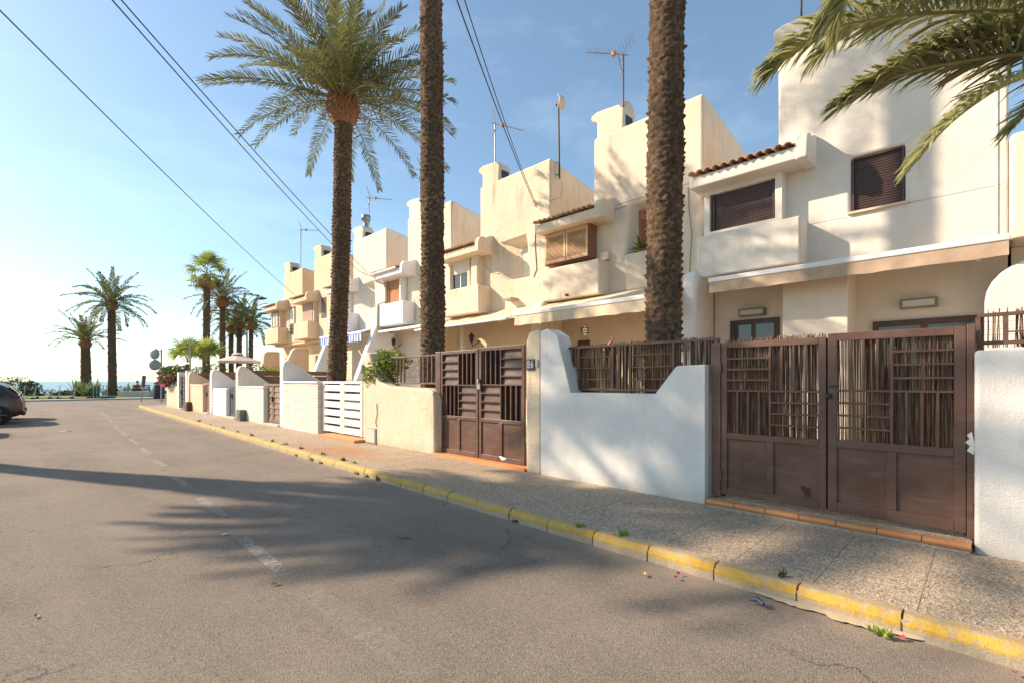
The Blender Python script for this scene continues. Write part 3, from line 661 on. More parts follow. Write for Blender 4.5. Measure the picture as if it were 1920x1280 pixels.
wcable(h1, [(1324, 330), (1345, 318), (1372, 316)], .006, 'cable')
m = MB(); a = P(928, 474, FX); m.box(FX-.02, FX+.02, a.y-.08, a.y+.08, a.z-.02, a.z+.16); m.build('vent', M['mortar'], h3)
m = MB(); a = P(1063, 553, FX-.58); m.tube([a+Vector((.1, 0, 0)), a-Vector((.06, 0, .01))], .035, 8); m.build('water_spout', M['dark'], h2)
# party buttresses at the facade
def buttress(y, w_, prof, mat, parent):
    m = MB(); m.prism(prof, 'y', y-w_/2, y+w_/2); return m.build('buttress', mat, parent, bev=min(.12, w_*.4), seg=4)
def bprof(xt, zt, xb): return [(xb, .12), (xt-.18, zt-.22), (xt-.1, zt-.06), (xt+.06, zt), (FX+.3, zt), (FX+.3, .12)]
o = buttress(4.80, .34, bprof(10.72, 4.02, 10.2), M['white'], h1)
for (y, zt, mat, hh, xb) in ((9.5, 3.9, M['cream'], h2, 10.3), (14.39, 3.6, M['cream2'], h3, 10.0), (19.05, 4.0, M['brightw'], h4, 9.2), (23.8, 3.7, M['brightw'], h5, 9.3), (28.3, 3.4, M['ochre'], h6, 9.2), (32.9, 3.4, M['ochre'], h7, 10.3)):
    buttress(y-.02, .42, bprof(10.8, zt, xb), mat, hh)
# curved corner pier on the right
prof = []
yL, yR = YX(1846, 10.6), -1.6
zt = P(1890, 487, 10.6).z
prof = [(yR, .12), (yL, .12), (yL, zt-.75)]+[(yL-.62+.62*math.cos(R(a)), zt-.62+.62*math.sin(R(a))) for a in range(0, 91, 15)]+[(yR, zt)]
m = MB(); m.prism(prof, 'x', 10.6, FX+.5); m.build('corner_pier', M['white'], h1, bev=.05, seg=3)

# ---------------------------------------------------------------- awnings
def awning(label, y0, y1, xb, zb, xw, zw, fab, val, valm, sag=0, grp='awnings over the patios', barh=.1):
    a = empty('awning', (xb, (y0+y1)/2, zb), label, 'awning', grp)
    m = MB(); m.box(xb-.05, xb+.03, y0, y1, zb-barh/2, zb+barh/2); m.build('front_bar', M['alu'], a, bev=.015)
    nx, ny = 8, 24; m = MB()
    for i in range(nx+1):
        for j in range(ny+1):
            t_ = i/nx; z = zb+(zw-zb)*t_-math.sin(math.pi*t_)*sag*(1+.3*math.sin(j*1.3)); m.v.append((xb+.02+(xw-xb-.02)*t_, y0+.04+(y1-y0-.08)*j/ny, z))
    for i in range(nx):
        for j in range(ny): q_ = i*(ny+1)+j; m.f.append((q_, q_+1, q_+ny+2, q_+ny+1)); m.m.append(0); m.sm.append(True)
    m.build('fabric', fab, a, fix=False)
    if val:
        m = MB(); n = 60; rr = random.Random(3)
        for j in range(n+1):
            y = y0+.02+(y1-y0-.04)*j/n; wv = .012*math.sin(j*.9)+.02*mn.noise(Vector((y*2.5, 0, 0)))
            for k in range(4): m.v.append((xb-.03+wv*k/3, y, zb-barh/2-val*k/3*(1+.06*mn.noise(Vector((y*3, 5, 0))))))
        for j in range(n):
            for k in range(3): q_ = j*4+k; m.f.append((q_, q_+1, q_+5, q_+4)); m.m.append(0); m.sm.append(True)
        m.build('valance', valm, a, fix=False)
    for y in (y0+.35, y1-.35):
        m = MB(); m.tube([(xb+.02, y, zb-.05), ((xb+xw)/2, y+.25, (zb+zw)/2-.1), (xw, y, zw-.25)], .025, 6); m.build('arm', M['alu'], a)
    m = MB(); m.box(xw-.02, xw+.12, y1-.2, y1-.05, zw-.2, zw+.02); m.box(xw-.02, xw+.12, y0+.05, y0+.2, zw-.2, zw+.02); m.build('bracket', M['mortar'], a)
    return a
awning('short tan awning with white bar hanging over the white house patio', -.26, 4.32, 10.5, P(1600, 487, 10.5).z, FX+.02, 3.78, M['canvast'], .23, M['canvast'])
awning('wide cream awning with wavy valance over the louvred shutter house', 4.95, 9.38, 9.6, P(1100, 572, 9.6).z, FX, 3.93, M['canvas'], .26, M['canvas'], .03)
awning('sagging cream awning between the second and third palm trunk side', 9.65, 14.2, 9.55, P(900, 604, 9.55).z, FX, 3.90, M['canvas'], 0, M['canvas'], .10, barh=.06)
awning('closed white awning cassette over the pale rough house', 14.6, 18.9, 10.75, 3.62, FX, 3.80, M['alu'], 0, M['alu'])
awning('blue and white striped awning of the cowl chimney house', 19.2, 23.4, 10.2, 3.62, FX, 3.95, M['blue'], .34, M['blue'])
# ---------------------------------------------------------------- small wall lamps, ornaments
def bulkhead(px, py, label):
    p = P(px, py, IX-.02); o = empty('wall_lamp', p, label, 'lamp', 'lit bulkhead lamps under the cream awning')
    m = MB(); m.lathe([(.15, -.06), (.15, 0), (.1, .05)], (0, 0, 0), 14, axis='x'); 
    m.v = [(p.x+.05-abs(0)+v[0]*-1, p.y+v[1]*.75, p.z+v[2]*1.1) for v in m.v]; m.build('glass', M['lampg'], o)
    m = MB()
    for k in (-.075, 0, .075): m.box(p.x-.03, p.x+.04, p.y-.13, p.y+.13, p.z+k-.012, p.z+k+.012)
    m.build('cage', M['dark'], o)
bulkhead(1096, 620, 'lit caged bulkhead lamp left of the third palm trunk'); bulkhead(1281, 605, 'lit caged bulkhead lamp right of the third palm trunk')
def lantern(px, py, X_, label):
    p = P(px, py, X_); o = empty('wall_lantern', p, label, 'lantern')
    m = MB(); m.lathe([(.03, -.16), (.07, -.12), (.10, .06), (.12, .08), (.03, .17), (.02, .2)], p, 6, smooth=False); m.build('lantern_cage', M['dark'], o)
    m = MB(); m.tube([p+Vector((0, 0, -.14)), p+Vector((.06, 0, -.28)), p+Vector((.25, 0, -.2)), p+Vector((.4, 0, -.05))], .018, 6); m.build('bracket', M['dark'], o)
lantern(884, 634, IX-.4, 'black scrolled wall lantern above the solid brown gate'); lantern(738, 641, IX-.4, 'small black wall lantern on the pale patio wall')
p = P(1142, 650, 6.2); m = MB(); m.tube([p+Vector((0, .0, -.9)), p+Vector((0, 0, -.1))], .006, 5)
m.tube([p+Vector((0, .02, -.05)), p+Vector((0, .0, .0)), p+Vector((0, -.02, .05)), p+Vector((0, -.05, .08)), p+Vector((0, -.07, .12)), p+Vector((0, -.045, .155)), p+Vector((0, -.02, .15))], [.03, .04, .03, .014, .011, .012, .004], 7)
m.tube([p+Vector((0, .02, -.05)), p+Vector((0, .09, -.05)), p+Vector((0, .14, -.02))], [.035, .03, .006], 7)
thing(m, 'flamingo_ornament', M['flam'], 'small red flamingo garden ornament peeking over the reed fence', 'ornament')

# ---------------------------------------------------------------- garden walls
WX = 5.4
def wall_prof(label, prof, mat, x0=WX, th=.24, bev=.03, name='garden_wall', grp='garden walls along the pavement'):
    m = MB(); ys_ = [p[0] for p in prof]; yc = (min(ys_)+max(ys_))/2
    o = empty(name, (x0, yc, .1), label, 'wall', grp); block('wall_body', prof, x0, x0+th, 0, [], mat, o, bev); return o
def Z(px, py, X_=WX): return P(px, py, X_).z
# right wall (cut by the frame)
wr = wall_prof('textured white garden wall at the right frame edge under the reed railing', rect(-5.5, P(1827, 0, WX).y, .08, 1.75), M['wall_white'], th=.3)
yA, yB = YX(1322, WX), YX(1013, WX)
w1 = wall_prof('white garden wall with stepped V shaped dip between the two brown gates',
          [(yA, .08), (yB, .08), (yB, 2.24), (yB-.13, 2.27), (yB-.32, 2.16), (YX(1070, WX), 1.34), (YX(1228, WX), 1.345), (YX(1268, WX), 1.68), (yA, 1.69)], M['wall_white'], th=.30, bev=.012)
p12 = wall_prof('narrow rounded cream gate pillar with the black number plate', [(yB+.006, .08), (YX(985, WX), .08), (YX(985, WX), 2.1), (YX(990, WX), 2.24), (yB+.08, 2.27), (yB+.006, 2.25)], M['gardenc'], th=.34, bev=.05)
# number plate B6
pl0, pl1 = P(1003, 693, WX), P(989, 673, WX); o = empty('number_plate', (WX, pl0.y, pl0.z), 'black house number plate reading B6 on the cream pillar', 'sign')
m = MB(); m.box(WX-.018, WX-.002, pl0.y, pl1.y, pl0.z, pl1.z); m.build('plate', M['dark'], o)
def text_mesh(s, size, ext=.003):
    cu = bpy.data.curves.new('lettering', 'FONT'); cu.body = s; cu.size = size; cu.extrude = ext; cu.align_x = 'CENTER'; cu.align_y = 'CENTER'
    ob = bpy.data.objects.new('tmp', cu); C.objects.link(ob); dg = bpy.context.evaluated_depsgraph_get()
    me = bpy.data.meshes.new_from_object(ob.evaluated_get(dg)); bpy.data.objects.remove(ob); return me
for ch_, fy in (('B', .73), ('6', .27)):
    me = text_mesh(ch_, .17); me.materials.append(M['paper']); q_ = link('letter', me, o, (WX-.021, pl0.y+(pl1.y-pl0.y)*fy, (pl0.z+pl1.z)/2), (R(90), 0, R(-90))); q_.scale = (.62, 1, 1)
m = MB(); m.box(WX-.03, WX+.01, YX(1010, WX), YX(1006, WX), pl0.z+.05, pl0.z+.16); m.build('bell_button', M['lampx'], p12, bev=.004)
yC, yD = YX(815, WX), YX(680, WX)
w2_ = wall_prof('rough cream garden wall with tall curved end beside the white slatted gate',
           [(yC, .08), (yD, .08), (yD, 2.05), (yD-.12, 2.17), (yD-.3, 2.12), (yD-.5, 1.75), (yD-.75, 1.50), (yD-1.1, 1.40), (yC+.25, 1.36), (yC+.08, 1.30), (yC, 1.15)], M['gardenc'], th=.34, bev=.06)
a = P(706, 832, WX); b = P(688, 800, WX); m = MB(); m.box(WX-.03, WX+.01, a.y, b.y, a.z, b.z); mt = m.build('meter_cover', M['grey'], w2_, bev=.008)
m = MB(); m.box(WX-.036, WX-.028, a.y+.03, b.y-.03, a.z+.03, b.z-.03); m.build('meter_door', M['lampx'], mt)
m = MB(); m.tube([P(706, 800, WX-.01), P(704, 790, WX-.012), P(707, 775, WX-.012), P(706, 755, WX-.012)], .008, 5); m.build('cable', M['grey'], w2_)
a = P(683, 700, WX); m = MB(); m.box(WX-.02, WX, a.y, a.y+.1, a.z, a.z+.2); m.build('number_plate', M['dark'], w2_)
# perpendicular horns: tall at the street, falling inwards
def horn(y, label, mat, zt, zl, run=1.0, w_=.26, grp='horn shaped party wall ends'):
    pr = [(WX-.01, .08), (WX-.01, zt-.25), (WX+.02, zt-.08), (WX+.10, zt), (WX+.22, zt-.01), (WX+.34, zt-.10), (WX+.34+run*.9, zl), (FX-.4, zl-.05), (FX-.4, .08)]
    m = MB(); m.prism(pr, 'y', y-w_/2, y+w_/2); o = empty('party_wall', (WX, y, .1), label, 'wall', grp); m.build('wall_body', mat, o, bev=.07, seg=4); return o
yE, yF = YX(596, WX), YX(530, WX)
# tiled wall
w3 = wall_prof('garden wall faced with stacked pale stone tiles and white coping', rect(yE+.02, yF-.02, .08, 1.44), M['mortar'], x0=WX+.014, th=.26, bev=0)
cols, rows = 5, 17; tw, thh = (yF-yE)/cols, 1.34/rows
m = MB(); m.box(0, .014, .004, tw-.004, .002, thh-.003); TM = m.mesh('tile', M['ltile']); 
for i in range(cols):
    for j in range(rows): link('tile', TM, w3, (WX-rnd.uniform(0, .004), yE+tw*i, .10+thh*j))
m = MB(); m.box(0, .014, .003, thh-.003, .003, .277); TM2 = m.mesh('tile', M['ltile'])
for j in range(rows):
    m_ = link('tile', TM2, w3, (WX+.285, yE+.003, .10+thh*j), (R(90), 0, R(90))); m_.rotation_euler = (0, 0, 0); m_.location -= Vector((.0, 0, 0))
    m_.data = TM; m_.rotation_euler = (0, 0, R(90)); m_.scale = (1, .29/tw, 1)
m = MB(); m.box(WX-.03, WX+.32, yE-.02, yF, 1.445, 1.50); m.build('coping', M['brightw'], w3, bev=.012)
horn(yF+.10, 'white horn shaped party wall end behind the tiled wall', M['brightw'], 2.13, 1.45, 1.0, .3)
def small_wall(px0, px1, zt, mat, label, cop=False):
    a, b = YX(px1, WX), YX(px0, WX); o = wall_prof(label, rect(a, b, .08, zt), mat, th=.3, bev=.07 if not cop else .03)
    if cop: m = MB(); m.box(WX-.02, WX+.33, a-.02, b+.02, zt, zt+.05); m.build('coping', M['brightw'], o, bev=.012)
    return o
w4 = small_wall(445, 494, 1.28, M['roughw'], 'rough pale garden wall between the wooden gate and the blue gate', True)
horn(YX(445, WX)+.05, 'tall rough horn shaped wall end beside the blue gate', M['roughw'], 2.06, 1.3, 1.0, .34)
w5 = small_wall(398, 424, 1.22, M['brightw'], 'low bright white rounded garden wall left of the blue gate')
horn(YX(394, WX)-.1, 'bright white horn shaped wall end', M['brightw'], 2.0, 1.22, 1.0, .34)
w6 = small_wall(357, 380, 1.30, M['ochre'], 'sand coloured garden wall with brown box at its foot', True)
horn(YX(353, WX), 'sand coloured horn shaped wall end nearest the sea', M['ochre'], 1.95, 1.3, 1.0, .34)
w7 = small_wall(312, 333, 1.25, M['ochre'], 'last sand coloured garden wall under the bougainvillea')
for (px, z, lb) in ((333.5, 1.95, 'slim white gate pillar right of the bougainvillea'), (349, 2.0, 'slim white gate pillar left of the last horn wall')):
    y = YX(px, WX); m = MB(); m.box(WX, WX+.3, y-.18, y+.18, .08, z); thing(m, 'gate_pillar', M['brightw'], lb, 'pillar', 'slim pillars at the last gate', bev=.03)
def foot_box(px, py0, py1, label, mat):
    p0, p1 = P(px, py1, WX-.12), P(px, py0, WX-.12); m = MB(); m.box(WX-.2, WX-.012, p0.y, p0.y+.45, .1, max(.45, p1.z)); m.box(WX-.21, WX-.2, p0.y+.06, p0.y+.39, .2, max(.38, p1.z-.08)); thing(m, 'meter_box', mat, label, 'box', bev=.01)
foot_box(455, 768, 785, 'grey meter box at the foot of the rough horn wall', M['greyd']); foot_box(354, 753, 764, 'brown box on the pavement at the sand coloured wall', M['dwood'])
# wooden slat fences behind the far walls
def slat_fence(y0, y1, X_, z0, z1, n, label, mat=None):
    o = empty('slat_fence', (X_, (y0+y1)/2, .1), label, 'fence', 'brown board fences inside the far gardens'); h_ = (z1-z0)/n
    for k in range(n):
        m = MB(); m.box(X_, X_+.03, y0, y1, z0+k*h_, z0+(k+1)*h_-.035); m.build('slat', mat or M['slatw'], o)
    for y in (y0, (y0+y1)/2, y1): m = MB(); m.box(X_+.03, X_+.09, y-.04, y+.04, .1, z1+.03); m.build('post', mat or M['slatw'], o)
def cross_fence(y, x0, x1, z0, z1, n, label):
    o = empty('slat_fence', ((x0+x1)/2, y, .1), label, 'fence', 'brown board fences inside the far gardens'); h_ = (z1-z0)/n
    for k in range(n): m = MB(); m.box(x0, x1, y, y+.03, z0+k*h_, z0+(k+1)*h_-.05); m.build('slat', M['slatw'], o)
    for x in (x0, (x0+x1)/2, x1): m = MB(); m.box(x-.04, x+.04, y+.03, y+.09, .1, z1+.03); m.build('post', M['slatw'], o)
cross_fence(19.6, 5.9, 9.2, 1.3, 1.95, 3, 'brown board fence behind the wooden gate wall')
cross_fence(23.6, 5.9, 9.2, 1.2, 1.95, 4, 'brown board fence behind the blue gate')
cross_fence(28.4, 5.9, 9.2, 1.2, 1.95, 4, 'brown board fence behind the sand coloured horn wall')

# ---------------------------------------------------------------- gates
def reeds(parent, X_, y0, y1, z0, z1, seed, frayed=.06, skip=.1, dens=.0105):
    rr = random.Random(seed); m = MB(); y = y0
    while y < y1:
        if rr.random() > skip:
            r_ = rr.uniform(.0028, .0056); x = X_+rr.uniform(-.012, .012); a = z0-rr.uniform(0, .01); b = z1+rr.uniform(-.3, 1)*frayed; tl = rr.gauss(0, .005); bw = rr.gauss(0, .0035)
            pts = [(x, y, a), (x+bw*.4, y+tl*.5+bw, (a+b)/2), (x+rr.uniform(-.01, .01), y+tl, b)]; vs = []
            for (px_, py_, pz_) in pts:
                for k in range(3): an = 2.1*k+y*50; vs.append((px_+r_*math.cos(an), py_+r_*math.sin(an), pz_))
            m.add(vs, [(i*3+k, i*3+(k+1) % 3, (i+1)*3+(k+1) % 3, (i+1)*3+k) for i in range(2) for k in range(3)], 0, True)
        y += dens*rr.uniform(.6, 1.4)
    for z in (z0+.1, (z0+z1)/2, z1-.08): m.tube([(X_-.012, y0, z), (X_-.013, (y0+y1)/2, z+.01), (X_-.012, y1, z)], .0015, 4)
    return m.build('reed_screen', M['reed'], parent, kind='stuff', fix=False)
def leaf(gate, X_, y0, y1, z0, zm, z1, pat, mat, backing, seed=1, fw=.065):
    """y1 = far (picture-left) edge; pat = TL,TR,BL,BR"""
    fr = MB(); d0, d1 = X_, X_+.045
    fr.box(d0, d1, y0, y0+fw, z0, z1); fr.box(d0, d1, y1-fw, y1, z0, z1)
    fr.box(d0-.002, d1, y0+fw, y1-fw, z1-fw, z1); fr.box(d0-.002, d1, y0+fw, y1-fw, z0, z0+fw*1.3); fr.box(d0-.002, d1, y0+fw, y1-fw, zm, zm+fw)
    ym = (y0+y1)/2; fr.box(d0+.001, d1, ym-.035, ym+.035, z0+fw*1.3, zm)
    lf = fr.build('leaf', mat, gate, bev=.005)
    for (a, b) in ((y0+fw, ym-.035), (ym+.035, y1-fw)):
        # slightly dented sheet
        m = MB(); n = 8; zz0, zz1 = z0+fw*1.3, zm
        for i in range(n+1):
            for j in range(n+1):
                e = min(i, n-i, j, n-j)/n*2; m.v.append((X_+.022+.006*e*mn.noise(Vector((i*.5+seed*7+a, j*.4, 0))), a+(b-a)*i/n, zz0+(zz1-zz0)*j/n))
        for i in range(n):
            for j in range(n): q_ = i*(n+1)+j; m.f.append((q_, q_+1, q_+n+2, q_+n+1)); m.m.append(0); m.sm.append(True)
        m.build('panel', mat, lf, fix=False)
    u0, u1 = zm+fw, z1-fw; zc = (u0+u1)/2; a, b = y0+fw, y1-fw; yc = (a+b)/2; t_ = .019
    m = MB(); m.box(X_-.004, X_+.04, a, b, zc-t_/2, zc+t_/2); m.build('bar', mat, lf)
    m = MB(); m.box(X_-.003, X_+.041, yc-t_/2, yc+t_/2, u0, u1); m.build('bar', mat, lf)
    cells = ((yc, b, zc, u1), (a, yc, zc, u1), (yc, b, u0, zc), (a, yc, u0, zc))
    for (ya_, yb2, za, zb), k_ in zip(cells, pat):
        for q_ in (1, 2, 3):
            m = MB()
            if k_ == 'H': z = za+(zb-za)*q_/4; m.box(X_-.002, X_+.036, ya_, yb2, z-t_/2, z+t_/2)
            else: y = ya_+(yb2-ya_)*q_/4; m.box(X_-.002, X_+.036, y-t_/2, y+t_/2, za, zb)
            m.build('bar', mat, lf)
        if backing == 'solid':
            m = MB(); m.box(X_+.055, X_+.066, ya_-.01, yb2+.01, za-.01, zb+.01); m.build('backing_sheet', M['brown2'], lf)
            for q_ in range(4):
                m = MB()
                if k_ == 'H': z = za+(zb-za)*q_/4; h_ = (zb-za)/4; m.add([(X_+.030, ya_, z), (X_+.030, yb2, z), (X_+.052, yb2, z+h_), (X_+.052, ya_, z+h_)], [(0, 1, 2, 3)])
                else: y = ya_+(yb2-ya_)*q_/4; h_ = (yb2-ya_)/4; m.add([(X_+.030, y, za), (X_+.052, y+h_, za), (X_+.052, y+h_, zb), (X_+.030, y, zb)], [(0, 1, 2, 3)])
                m.build('louvre', M['brown'] if k_ == 'H' else M['brown2'], lf, fix=False)
    return lf
GX = 5.50
def YG(px): return YX(px, GX)
g1 = empty('double_gate', (GX, 1.1, .1), 'nearest brown metal double gate lined with a torn reed screen', 'gate', 'brown metal gates with basket weave bars')
zt = 1.93
l1 = leaf(g1, GX, YG(1549), YG(1352), .235, .86, zt, 'HVVH', M['brown'], '', 1); reeds(g1, GX+.058, YG(1549)+.02, YG(1352)-.02, .9, zt+.02, 5, .03, .02, .007); reeds(g1, GX+.082, YG(1549)+.02, YG(1352)-.02, .9, zt+.0, 15, .03, .15, .008)
l2 = leaf(g1, GX, YG(1812), YG(1552), .235, .86, zt+.03, 'VHHV', M['brown'], '', 2, .075); reeds(g1, GX+.058, YG(1812)+.02, YG(1552)-.02, .9, zt-.02, 6, .02, .04, .007); reeds(g1, GX+.082, YG(1812)+.02, YG(1620), .9, zt-.02, 16, .02, .25, .009)
m = MB(); m.box(GX-.01, GX+.06, YG(1352)+.003, YG(1334), .2, zt+.0); m.build('gate_post', M['brown'], g1, bev=.005)
m = MB(); m.box(GX-.02, GX+.06, YG(1829), YG(1812)-.003, .2, zt+.04); gp = m.build('gate_post', M['brown'], g1, bev=.005)
m = MB(); p = P(1822, 829, GX-.024)
m.add([(p.x, p.y+dy, p.z+dz) for dy, dz in ((0, .09), (.03, .06), (.012, .03), (.04, .0), (.01, -.03), (.03, -.07), (-.012, -.1), (-.02, -.02))], [tuple(range(8))]); m.build('paint_chip', M['chip'], gp, fix=False)
p = P(1510, 921, GX+.014); m = MB(); m.add([(p.x, p.y+dy, p.z+dz) for dy, dz in ((.06, .075), (.04, .05), (.015, .055), (-.015, .04), (-.04, .05), (-.045, .0), (-.03, -.05), (0, -.045), (.012, -.01), (.035, .015))], [tuple(range(10))]); m.build('rust_patch', M['rust'], l1, fix=False)
p = P(1553, 742, GX-.02); m = MB(); m.lathe([(.028, 0), (.03, -.01), (.022, -.035), (.0, -.04)], p, 14, axis='x'); m.tube([p+Vector((-.02, 0, .1)), p+Vector((-.05, 0, .1)), p+Vector((-.05, -.1, .1))], .009, 6); m.build('door_knob', M['dark'], l2)
m = MB(); m.box(GX+.046, GX+.052, YG(1556), YG(1545), .24, 1.92); m.build('dark_gap_strip', M['brown2'], l1); m = MB(); m.box(GX+.061, GX+.07, YG(1829), YG(1806), .2, 1.95); m.box(GX+.061, GX+.07, YG(1356), YG(1334), .2, 1.9); m.build('dark_gap_strip', M['brown2'], g1)  # dark strips added behind the gate gaps to stand in for shade there
for y_, x_ in ((YG(1352), 1), (YG(1829)+.02, 2)):
    for z_ in (.45, 1.65): m = MB(); m.lathe([(.014, z_-.05), (.014, z_+.05)], (GX-.012, y_, 0), 8); m.build('hinge', M['brown'], g1)
# step in front of gate 1
st = empty('gate_step', (5.4, 1.1, .1), 'low step edged with glazed terracotta bullnose tiles before the nearest gate', 'step')
sy0, sy1 = .085, YX(1322, 5.30)
m = MB(); m.box(5.36, 5.75, sy0, sy1, .085, .185); m.build('step_slab', M['aggr'], st)
nt_ = 7; ln = (sy1-sy0)/nt_; m = MB(); pr = [(.0, .0), (-.012, .012), (-.018, .03), (-.012, .05), (.004, .058), (.05, .06), (.05, 0)]
m.prism(pr, 'y', .004, ln-.004); TT = m.mesh('edge_tile', M['terra'])
for k in range(nt_): link('edge_tile', TT, st, (5.325, sy0+ln*k, .135+rnd.uniform(-.002, .002)))
m = MB(); m.box(5.33, 5.365, sy0+.01, sy1-.01, .09, .185); m.build('step_riser', M['mortar'], st)
g2 = empty('double_gate', (GX, 6.2, .1), 'farther brown metal double gate with solid basket weave louvres', 'gate', 'brown metal gates with basket weave bars')
GX2 = 5.56
def YG2(px): return YX(px, GX2)
leaf(g2, GX2, YG2(896), YG2(826), .16, .80, 2.06, 'HVVH', M['brown'], 'solid', 3, .06); leaf(g2, GX2, YG2(983), YG2(898), .16, .80, 2.08, 'VHHV', M['brown'], 'solid', 4, .06)
m = MB(); m.box(GX2-.01, GX2+.06, YG2(826)+.003, YG2(817), .12, 2.06); m.build('gate_post', M['brown'], g2, bev=.005)
p = P(897, 716, GX2-.03); m = MB(); m.lathe([(.03, -.02), (.03, .02), (.02, .06)], p, 10); m.box(p.x, p.x+.03, p.y-.04, p.y+.04, p.z-.12, p.z); m.build('lock', M['steel'], g2)
p = P(942, 858, GX2-.004); m = MB(); m.add([(p.x, p.y+dy, p.z+dz) for dy, dz in ((.09, .02), (.03, .03), (-.05, .01), (-.1, .015), (-.04, -.03), (.02, -.035))], [tuple(range(6))]); m.build('paint_chip', M['chip'], g2, fix=False)
m = MB(); m.box(5.38, 5.85, YX(985, 5.4), YX(812, 5.4), .09, .155); thing(m, 'gate_step', M['terra'], 'thin terracotta threshold under the solid brown gate', 'step', bev=.006)
# white slatted gate
g3 = empty('slatted_gate', (5.5, 11.2, .1), 'white horizontal slatted double gate below the first full palm crown', 'gate')
GX3 = 5.5; yg = (YX(675, GX3), YX(641, GX3), YX(605, GX3))
for (a, b) in ((yg[0]-.1, yg[1]-.02), (yg[1]+.01, yg[2])):
    m = MB(); m.box(GX3, GX3+.05, a, a+.09, .2, 1.5); m.box(GX3, GX3+.05, b-.09, b, .2, 1.5); m.box(GX3+.003, GX3+.047, a+.09, b-.09, 1.44, 1.5); lf = m.build('leaf', M['gatew'], g3, bev=.004)
    for k in range(6): m = MB(); z = .21+k*.208; m.box(GX3+.006, GX3+.036, a+.09, b-.09, z, z+.152); m.build('slat', M['gatew'], lf, bev=.004)
m = MB(); m.box(5.15, 5.75, YX(676, 5.3), YX(606, 5.3), .09, .175); thing(m, 'gate_step', M['terra'], 'terracotta tiled step before the white slatted gate', 'step', bev=.006)
# wooden, blue, brown and last gates
def board_gate(name, px0, px1, z0, z1, n, mat, label, horiz=True):
    X_ = 5.52; a, b = YX(px1, X_), YX(px0, X_); o = empty(name, (X_, (a+b)/2, .1), label, 'gate'); c = (a+b)/2
    for (u, v_) in ((a, c-.01), (c+.01, b)):
        m = MB(); w_ = .07; m.box(X_, X_+.05, u, u+w_, z0, z1); m.box(X_, X_+.05, v_-w_, v_, z0, z1); m.box(X_, X_+.05, u+w_, v_-w_, z1-w_, z1); m.box(X_, X_+.05, u+w_, v_-w_, z0, z0+w_); lf = m.build('leaf', mat, o, bev=.004)
        for k in range(n):
            m = MB()
            if horiz: h_ = (z1-z0-2*w_)/n; z = z0+w_+k*h_; m.add([(X_+.008, u+w_, z+.004), (X_+.008, v_-w_, z+.004), (X_+.035, v_-w_, z+h_-.006), (X_+.035, u+w_, z+h_-.006), (X_+.05, u+w_, z+h_), (X_+.05, v_-w_, z+h_), (X_+.03, v_-w_, z), (X_+.03, u+w_, z)], [(0, 1, 2, 3), (3, 2, 5, 4), (0, 1, 6, 7)])
            else: h_ = (v_-u-2*w_)/n; y = u+w_+k*h_; m.box(X_+.01, X_+.03, y+.006, y+h_-.006, z0+w_, z1-w_)
            m.build('board', mat, lf, fix=False)
    m = MB(); m.box(X_-.04, X_, c-.02, c+.02, .85, 1.02); m.build('handle', M['dark'], o)
    m = MB(); m.box(5.36, 5.8, a, b, .09, .16); m.build('threshold', M['lgrey'], o)
    return o
board_gate('wooden_gate', 494.5, 530, .2, 1.42, 6, M['gwood'], 'brown wooden double gate of broad boards beside the tiled wall')
board_gate('metal_gate', 424.5, 447, .18, 1.32, 5, M['gblue'], 'blue grey metal double gate between the white rounded walls', False)
board_gate('wooden_gate', 381, 396, .18, 1.42, 8, M['gbrick'], 'reddish brown boarded gate beside the sand coloured wall')
board_gate('metal_gate', 336, 346, .18, 1.75, 7, M['dwood'], 'dark tall gate between two slim white pillars')
# railings with reeds above wall 1 and the right wall
def rail(parent, X_, y0, y1, z0, z1, xs, mat=M['brown'], bars=None, t_=.03):
    m = MB(); m.box(X_, X_+.035, y0, y1, z1-t_, z1); m.build('rail', mat, parent, bev=.003)
    m = MB(); m.box(X_, X_+.035, y0, y1, z0, z0+t_); m.build('rail', mat, parent, bev=.003)
    for y in xs: m = MB(); m.box(X_+.002, X_+.032, y-.015, y+.015, z0+t_, z1-t_); m.build('post', mat, parent)
    for (a, b, z) in (bars or []): m = MB(); m.box(X_+.006, X_+.026, a, b, z-.006, z+.006); m.build('bar', mat, parent)
RX = 5.60
rf = empty('railing', (RX, 3.6, 1.3), 'brown metal railing with reed screen in the dip of the white wall', 'railing', 'brown railings on the garden walls')
def YR(px): return YX(px, RX)
zz = (1.37, P(1200, 642, RX).z); bars = []
for (pa, pb) in ((1085, 1148), (1181, 1262)):
    for k in range(1, 4): bars.append((YR(pb), YR(pa), zz[0]+(zz[1]-zz[0])*k/4))
rail(rf, RX, YR(1342), YR(1040), zz[0], zz[1], [YR(x) for x in (1342, 1322, 1305, 1285, 1262, 1181, 1172, 1160, 1148, 1085, 1073, 1060, 1042)], bars=bars)
reeds(rf, RX+.07, YR(1345), YR(1035), 1.3, zz[1], 9, .035, .03, .0078); reeds(rf, RX+.095, YR(1345), YR(1035), 1.3, zz[1], 19, .03, .25, .009)
rf0 = empty('railing', (RX, -1.2, 1.8), 'short brown railing with pale reeds on top of the right white wall', 'railing', 'brown railings on the garden walls')
zz = (1.80, 2.06); rail(rf0, RX, -5, YX(1832, RX), zz[0], zz[1], [YX(x, RX) for x in (1833, 1886)]+[-.9, -1.4, -2.2, -3], bars=[(-.9, YX(1886, RX), 1.9)]); reeds(rf0, RX+.05, -5, YX(1832, RX), 1.78, 2.07, 12, .03, .12)
rf2 = empty('railing', (5.6, 8.2, 1.4), 'brown railing with wire mesh beside the trailing green shrub', 'railing', 'brown railings on the garden walls')
zz = (1.44, 2.02); b2 = [(YR(790), YR(758), 1.44+.58*k/4) for k in (1, 2, 3)]
